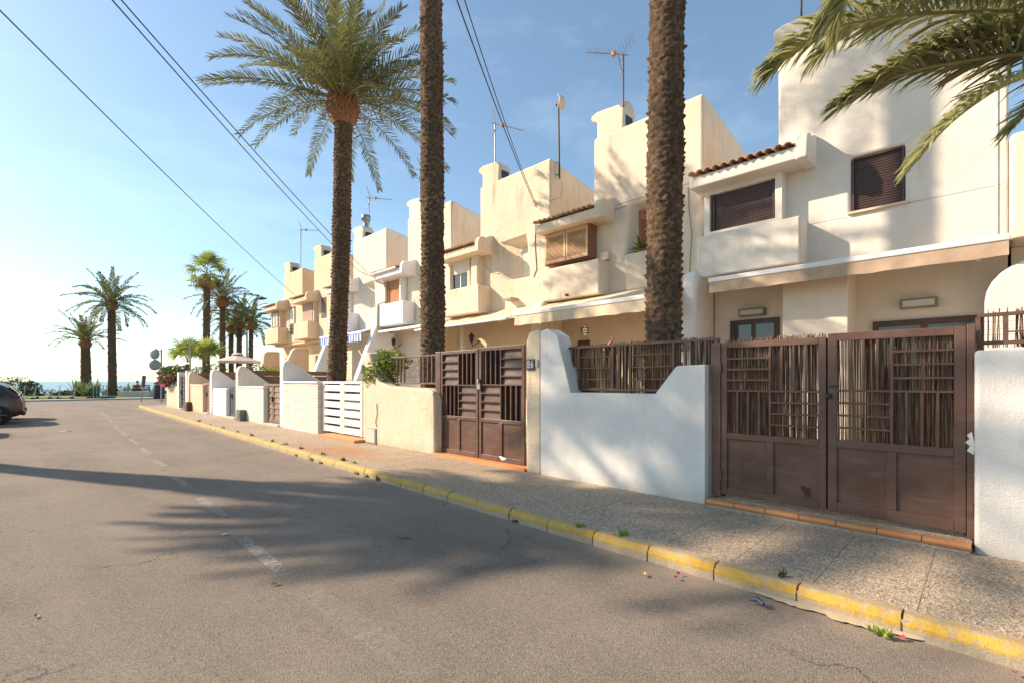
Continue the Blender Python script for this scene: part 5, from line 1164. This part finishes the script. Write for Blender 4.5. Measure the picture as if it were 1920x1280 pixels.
yagi('antenna half hidden behind the second palm trunk', 787, 318, 378, FX+.5, -40)
yagi('antenna with long forked boom on the niche house chimney', 928, 232, 302, FX+.5, -20, size=1)
yagi('rusty mast antenna with orange box beside the satellite dish', 1169, 103, 195, FX+.4, 110, M['rustm'], 1, .35)
b_ = P(1502, 90, FX+.4); t_ = P(1503, -30, FX+.4); o = empty('antenna_mast', b_, 'thin rusty mast rising from the white house chimney', 'antenna'); m = MB(); m.tube([b_-Vector((0, 0, .4)), t_], .02, 6); m.build('mast', M['rustm'], o)
b_ = P(1049, 335, FX-.02); t_ = P(1047, 195, FX-.02); b_.y = t_.y = BD[2]-.02
b_ = P(1049, 335, FX+.25); t_ = P(1047, 192, FX+.25)
o = empty('antenna_mast', b_, 'dark mast with small grid dish clamped to the tower wall', 'antenna'); m = MB(); m.tube([b_, t_], .028, 7); m.tube([t_+Vector((0, .08, -.05)), t_+Vector((0, -.1, -.05))], .05, 8); m.build('mast', M['dark'], o)
m = MB(); pr = [(-.16, .34), (-.04, .16), (0, .02), (-.04, -.16), (-.16, -.34), (-.12, -.34), (0, -.17), (.05, 0), (0, .17), (-.12, .34)]
q = t_+Vector((0, -.12, -.02)); m.prism([(q.y-a*.5-.03, q.z+b*.6) for a, b in pr], 'x', q.x-.15, q.x+.15); m.build('grid_dish', M['canvas'], o)
m = MB()
for z in (b_.z+.15, b_.z+.55): m.tube([(b_.x, b_.y, z), (b_.x+.05, b_.y+.18, z)], .015, 5)
m.build('bracket', M['dark'], o)
c = P(1177, 214, FX+.9); o = empty('satellite_dish', c, 'pale satellite dish behind the cream chimney', 'dish')
m = MB(); m.lathe([(.36, 0), (.34, -.04), (.2, -.1), (.02, -.13)], (0, 0, 0), 24, axis='y'); m.v = [(c.x+v[0], c.y+v[1], c.z+v[2]) for v in m.v]; m.build('dish', M['canvas'], o)
m = MB(); m.tube([c+Vector((0, -.1, 0)), c+Vector((0, -.1, -.6))], .03, 6); m.build('bracket', M['steel'], o)
def cable(label, a, b, sag, r_=.012, n=28):
    a, b = Vector(a), Vector(b); m = MB(); m.tube([a.lerp(b, k/n)-Vector((0, 0, sag*4*(k/n)*(1-k/n))) for k in range(n+1)], r_, 5); thing(m, 'overhead_cable', M['cable'], label, 'cable', 'overhead cables', fix=False)
cable('lowest left overhead cable running to the last house', PD(-60, -40, 6.4), P(556, 556, FX), .15, .011)
cable('overhead cable running to the cowl chimney house, left of a close pair', PD(175, -40, 7), P(672, 508, FX-.02), .12)
cable('overhead cable running to the cowl chimney house, right of a close pair', PD(188, -45, 7.2), P(690, 512, FX-.02), .12)
cable('steep overhead cable ending at the tile hood, left strand', PD(835, -60, 6), P(1006, 390, FX-.05), .12, .010)
cable('steep overhead cable ending at the tile hood, right strand', PD(852, -60, 6), P(1008, 388, FX-.05), .2, .008)

# ---------------------------------------------------------------- street lamp, mirrors, bin, bench, person
b_ = PD(463, 725, 42); b_.z = .1; t_ = PD(463, 590, 42); o = empty('street_lamp', b_, 'grey double arm street lamp among the seafront palms', 'street lamp')
m = MB(); m.tube([b_, t_], [.09, .06], 8); m.build('column', M['grey'], o)
rt = Vector((CS, -SN, 0))
for sg, hh in ((1, 1), (-1, .72)):
    pts = [t_, t_+rt*sg*.15+Vector((0, 0, .7*hh)), t_+rt*sg*.55+Vector((0, 0, 1.25*hh)), t_+rt*sg*1.0+Vector((0, 0, 1.4*hh))]; m = MB(); m.tube(resample(pts, 10), .045, 6); m.build('arm', M['grey'], o)
    q = pts[-1]; m = MB(); m.tube([q-rt*sg*.1, q+rt*sg*.3, q+rt*sg*.75], [.07, .14, .05], 8); m.build('lamp_head', M['greyd'], o)
b_ = PD(302.5, 756, 31); b_.z = .1
o = empty('mirror_post', b_, 'post carrying two round traffic mirrors seen from behind', 'traffic mirror'); m = MB(); m.tube([b_, PD(302.5, 655, 31)], .045, 8); m.build('post', M['grey'], o)
for k, py in enumerate((663, 683.5)):
    c = PD(290.5, py, 30.9); m = MB(); m.lathe([(.34, .0), (.35, .015), (.34, .03), (.2, .05), (.02, .06)], (0, 0, 0), 24, axis='y')
    q_ = Matrix.Rotation(-TH+R(8 if k else -6), 3, 'Z'); m.v = [tuple(c+q_ @ Vector((v[0], -v[1], v[2]))) for v in m.v]; d = m.build('mirror', M['signb'], o)
    m = MB(); m.tube([PD(302.5, py-7+k*2, 31), c+Vector((0, 0, .1))], .025, 5); m.build('bracket', M['grey'], o)
b_ = PD(265, 754, 35); b_.z = 0; t_ = PD(270, 706, 35); o = empty('sign_post', b_, 'leaning thin sign post with its sign seen edge on', 'sign post'); m = MB(); m.tube([b_, t_], .04, 6); m.build('post', M['grey'], o)
m = MB(); q_ = (t_-b_).normalized(); m.tube([t_-q_*.75, t_+q_*.1], [.12, .12], 10); m.v = [tuple(Vector(v)) for v in m.v]; m.build('sign_face', M['greyd'], o)
b_ = PD(265, 752, 36); m = MB(); m.box(b_.x-2.2, b_.x+2.6, 49.2, 49.9, 0, .05)
c = PD(298, 738, 38); o = empty('litter_bin', (c.x, c.y, .1), 'dark litter bin with slot beside the traffic mirror post', 'bin'); m = MB(); m.lathe([(.36, .1), (.38, .14), (.38, 1.15), (.36, 1.2)], (c.x, c.y, 0), 16); bn = m.build('bin_body', M['dark'], o)
m = MB(); m.lathe([(.39, 1.35), (.4, 1.42), (.1, 1.5)], (c.x, c.y, 0), 16); m.build('lid', M['dark'], o); m = MB(); m.lathe([(.34, 1.2), (.34, 1.36)], (c.x, c.y, 0), 16); m.build('collar', M['grey'], o)
# planter wall + bench + person
a, b = PD(220, 745, 43), PD(279, 745, 43); d = (b-a); d.z = 0; L_ = d.length; yaw = math.atan2(d.y, d.x)
m = MB(); m.box(0, L_, 0, .5, .12, .62); q_ = Matrix.Rotation(yaw, 3, 'Z'); m.v = [tuple(Vector((a.x, a.y, 0))+q_ @ Vector(v)) for v in m.v]; thing(m, 'low_wall', M['lgrey'], 'low pale concrete seat wall at the seafront', 'wall', bev=.02)
def loc(m, org_, yaw_): q_ = Matrix.Rotation(yaw_, 3, 'Z'); m.v = [tuple(Vector(org_)+q_ @ Vector(v)) for v in m.v]; return m
ob = PD(248, 740, 45.5); ob.z = .12
o = empty('bench', ob, 'brown slatted bench facing the sea with a seated person', 'bench')
for z in (.62, .78, .94): m = MB(); m.box(0, 1.7, -.02, .02, z, z+.1); loc(m, ob, yaw).build('backrest_slat', M['bench'], o)
for y in (.08, .24, .40): m = MB(); m.box(0, 1.7, y, y+.12, .44, .48); loc(m, ob, yaw).build('seat_slat', M['bench'], o)
for x in (.1, 1.55): m = MB(); m.box(x, x+.06, -.02, .5, 0, .44); m.box(x, x+.06, -.03, .03, .44, 1.0); loc(m, ob, yaw).build('leg', M['greyd'], o)
def skin_obj(name, verts, edges, radii, mat, parent, sub=2):
    me = bpy.data.meshes.new(name); me.from_pydata([Vector(v)-org(parent) for v in verts], edges, []); me.materials.append(mat)
    ob_ = link(name, me, parent); sk = ob_.modifiers.new('skin', 'SKIN'); me.skin_vertices.new()if not me.skin_vertices else None
    for i, r_ in enumerate(radii): me.skin_vertices[0].data[i].radius = (r_, r_) if not isinstance(r_, tuple) else r_
    me.skin_vertices[0].data[0].use_root = True; s_ = ob_.modifiers.new('sub', 'SUBSURF'); s_.levels = sub; s_.render_levels = sub
    for f_ in me.polygons: f_.use_smooth = True
    return ob_
pp = ob+Matrix.Rotation(yaw, 3, 'Z') @ Vector((.32, .2, 0)); o = empty('person', pp, 'person in an orange red top sitting with back to the street', 'person')
def PQ(l): return [tuple(pp+Matrix.Rotation(yaw, 3, 'Z') @ Vector(v)) for v in l]
V_ = [(0, 0, .55), (0, -.02, .8), (0, -.03, 1.02), (0, -.01, 1.14), (0, .03, 1.24), (0, .04, 1.36), (-.19, -.02, 1.02), (-.27, .03, .78), (-.18, .25, .64), (.19, -.02, 1.02), (.27, .03, .78), (.18, .25, .64), (-.1, .02, .54), (-.12, .45, .54), (-.12, .48, .1), (-.12, .62, .05), (.1, .02, .54), (.12, .45, .54), (.12, .48, .1), (.12, .62, .05)]
E_ = [(0, 1), (1, 2), (2, 3), (3, 4), (4, 5), (2, 6), (6, 7), (7, 8), (2, 9), (9, 10), (10, 11), (0, 12), (12, 13), (13, 14), (14, 15), (0, 16), (16, 17), (17, 18), (18, 19)]
R_ = [.15, .14, .15, .06, .095, .085, .065, .05, .035, .065, .05, .035, .09, .07, .045, .035, .09, .07, .045, .035]
skin_obj('body', PQ(V_), E_, R_, M['skin'], o)
skin_obj('shirt', PQ([V_[i] for i in (0, 1, 2, 6, 7, 9, 10)]), [(0, 1), (1, 2), (2, 3), (3, 4), (2, 5), (5, 6)], [.18, .17, .18, .085, .065, .085, .065], M['shirt'], o)
skin_obj('trousers', PQ([V_[i] for i in (0, 12, 13, 14, 16, 17, 18)]), [(0, 1), (1, 2), (2, 3), (0, 4), (4, 5), (5, 6)], [.165, .11, .085, .06, .11, .085, .06], M['trouser'], o)
q = pp+Matrix.Rotation(yaw, 3, 'Z') @ Vector((0, .015, 1.33)); m = MB(); m.lathe([(.02, -.08), (.09, -.07), (.115, 0), (.10, .07), (.05, .11), (.0, .12)], q, 12); m.build('hair', M['hair'], o)
# parasol
c = PD(446, 725, 24); c.z = .12; o = empty('parasol', c, 'pale pink garden parasol open above the board fences', 'parasol')
zt = PD(446, 663, 24).z; ze = PD(446, 676.5, 24).z; rad = 39/F*24; m = MB(); m.tube([c, (c.x, c.y, zt+.02)], .025, 6); m.build('pole', M['dark'], o); n = 8; vs = [(c.x, c.y, zt)]
for k in range(n): an = 2*math.pi*(k+.5)/n; vs.append((c.x+rad*math.cos(an), c.y+rad*math.sin(an), ze))
for k in range(n): an = 2*math.pi*(k+.5)/n; vs.append((c.x+rad*math.cos(an), c.y+rad*math.sin(an), ze-.09))
m = MB(); m.add(vs, [(0, 1+k, 1+(k+1) % n) for k in range(n)]+[(1+k, 1+n+k, 1+n+(k+1) % n, 1+(k+1) % n) for k in range(n)]); cn_ = m.build('canopy', M['parasol'], o, fix=False)
m = MB(); m.lathe([(.3, zt-.05), (.22, zt+.02), (.05, zt+.06)], (c.x, c.y, 0), 8); m.build('vent', M['parasol'], cn_)
# bollard-like far lamp post in the garden
b_ = PD(357, 725, 30); b_.z = .1; m = MB(); m.tube([b_, PD(356, 637, 30)], [.06, .045], 8); thing(m, 'garden_post', M['grey'], 'thin grey post in front of the young fan palms', 'post')

# ---------------------------------------------------------------- scooters
def make_scooter(mat, label, grp):
    root = empty('kick_scooter', (0, 0, 0), label, 'scooter', grp)
    m = MB(); m.box(-.12, .62, -.08, .08, .12, .17); m.build('deck', M['dark'], root, bev=.02)
    m = MB(); m.tube([(.66, 0, .12), (.58, 0, .55), (.5, 0, 1.12)], [.035, .028, .025], 7); m.build('stem', mat, root)
    m = MB(); m.tube([(.5, -.27, 1.14), (.52, 0, 1.15), (.5, .27, 1.14)], .02, 6); m.build('handlebar', M['dark'], root)
    for x in (-.25, .72): m = MB(); m.lathe([(.06, -.03), (.12, -.035), (.13, 0), (.12, .035), (.06, .03)], (x, 0, .13), 14, axis='y'); m.build('wheel', M['tyre'], root)
    m = MB(); m.tube([(-.4, 0, .2), (-.28, 0, .29), (-.12, 0, .2)], .035, 6); m.build('mudguard', mat, root)
    return root
sa = make_scooter(M['grey'], 'x', 'dark hire scooters parked along the seafront kerb'); sb_ = make_scooter(M['teal'], 'x', 'teal hire scooters parked side by side')
gsp = [(62, 749, 150, 'grey kick scooter leftmost, half hidden by the parked cars'), (85, 750, 185, 'dark kick scooter standing alone, second from the left'), (128, 749, 210, 'grey kick scooter leaning with raised handlebar, third from the left'), (158, 749, 175, 'pale kick scooter before the agave plants')]
for k, (px, py, an, lb) in enumerate(gsp):
    o = sa if k == 0 else copy_tree(sa); g_ = G(px, py, 0); o.location = g_; o.rotation_euler = (R(6 if k == 2 else 2), 0, R(an)); o['label'] = lb
o = copy_tree(sa); g_ = G(112, 749, 0); o.location = g_+Vector((0, 0, .1)); o.rotation_euler = (R(86), 0, R(160)); o['label'] = 'fallen kick scooter lying on the kerb between two standing ones'
for k in range(5):
    o = sb_ if k == 0 else copy_tree(sb_); g_ = G(187+k*5.6, 748, 0); o.location = g_; o.rotation_euler = (R(2), 0, R(225+k)); o['label'] = ('leftmost', 'second', 'middle', 'fourth', 'rightmost')[k]+' teal hire scooter in the tight row of five by the tall palm'

# ---------------------------------------------------------------- cars
def make_car(paint, label):
    """compact hatchback, rear towards +X, origin on the ground under its centre"""
    root = empty('parked_car', (0, 0, 0), label, 'car', 'cars parked on the left side')
    st = [(-2.02, .38, .62, .62, .70, .60), (-1.9, .25, .78, .80, .80, .66), (-1.2, .20, .98, 1.0, .87, .74), (-.75, .2, 1.0, 1.08, .88, .72), (-.25, .2, 1.0, 1.46, .88, .62), (.5, .2, 1.0, 1.53, .885, .62), (1.25, .2, 1.02, 1.50, .88, .61), (1.62, .2, 1.04, 1.36, .87, .60), (1.86, .24, 1.02, 1.06, .84, .62), (1.98, .34, .86, .88, .78, .60), (2.02, .42, .6, .62, .74, .58)]
    vs = []; q = 12
    for (x, z0, zb, zr, wb, wr) in st:
        half = [(wb*.9, z0), (wb*.99, z0+.12), (wb, (z0+zb)/2), (wb*.97, zb), (wr, zr-.07 if zr-zb > .12 else zr-.005), (wr*.72, zr)]
        vs += [(x, y, z) for y, z in half]+[(x, -y, z) for y, z in reversed(half)]
    m = MB(); n = len(st); fs = [(i*q+k, i*q+(k+1) % q, (i+1)*q+(k+1) % q, (i+1)*q+k) for i in range(n-1) for k in range(q)]+[tuple(range(q)), tuple(range((n-1)*q, n*q))]
    m.add(vs, fs, 0, True); bd = m.build('body', paint, root); s_ = bd.modifiers.new('sub', 'SUBSURF'); s_.levels = 2; s_.render_levels = 2
    for sg in (-1, 1):
        for (xa, xb, k) in ((-.42, .25, 0), (.33, 1.0, 1), (1.06, 1.5, 2)):
            y0, y1 = sg*.875, sg*.70; m = MB(); m.add([(xa-.15*(k == 0), y0, 1.05), (xb, y0, 1.06), (xb-.08*(k == 2), y1, 1.40), (xa+.18*(k == 0), y1, 1.40)], [(0, 1, 2, 3)]); m.v = [(v[0], v[1]*1.0+sg*(-.012), v[2]) for v in m.v]; m.build('side_window', M['glass'], bd, fix=False)
        m = MB(); m.lathe([(.05, -.02), (.13, -.01), (.13, .02), (.02, .03)], (0, 0, 0), 12, axis='x'); m.v = [(1.90+v[0], sg*.66+v[1]*.9, .86+v[2]*1.3) for v in m.v]; m.build('tail_light', M['tail'], bd)
        for x in (-1.28, 1.40):
            m = MB(); c_ = (x, sg*.80, .33); m.lathe([(.20, -.1), (.30, -.11), (.33, -.07), (.33, .07), (.30, .11), (.2, .1)], c_, 24, axis='y'); wh = m.build('wheel', M['tyre'], root)
            m = MB(); m.lathe([(.04, .0), (.21, .0)], (0, 0, 0), 5)
            m = MB()
            for k in range(5): an = 2*math.pi*k/5; m.tube([(x, sg*.915, .33), (x+.2*math.cos(an), sg*.905, .33+.2*math.sin(an))], [.035, .022], 5)
            m.build('rim', M['greyd'], wh)
            m = MB(); m.lathe([(.37, -.02), (.385, .02), (.37, .05)], (x, sg*.84 - (.0), .34), 28, axis='y'); 
    m = MB(); m.add([(1.66, -.55, 1.33), (1.66, .55, 1.33), (1.90, .62, 1.06), (1.90, -.62, 1.06)], [(0, 1, 2, 3)]); m.build('rear_window', M['glass'], bd, fix=False)
    m = MB(); m.box(2.0, 2.03, -.26, .26, .62, .74); m.build('number_plate', M['paper'], bd); m = MB(); m.box(1.93, 2.06, -.78, .78, .3, .46); m.build('bumper', M['dark'], root, bev=.05)
    return root
ca = make_car(M['carb'], 'brown hatchback reversed out to the left frame edge, nearer of two cars'); ca.location = (-2.08, 24.9, 0)
cb = copy_tree(ca); cb.location = (-2.05, 27.6, 0); cb['label'] = 'dark grey hatchback parked just behind the brown one'
for ch in cb.children:
    if ch.name.startswith('body'): ch.data = ch.data.copy(); ch.data.materials[0] = M['carc']
cc = copy_tree(cb); cc.location = (-3.2, 20.6, 0); cc['label'] = 'dark hatchback parked left of the frame, casting a shadow on the road'
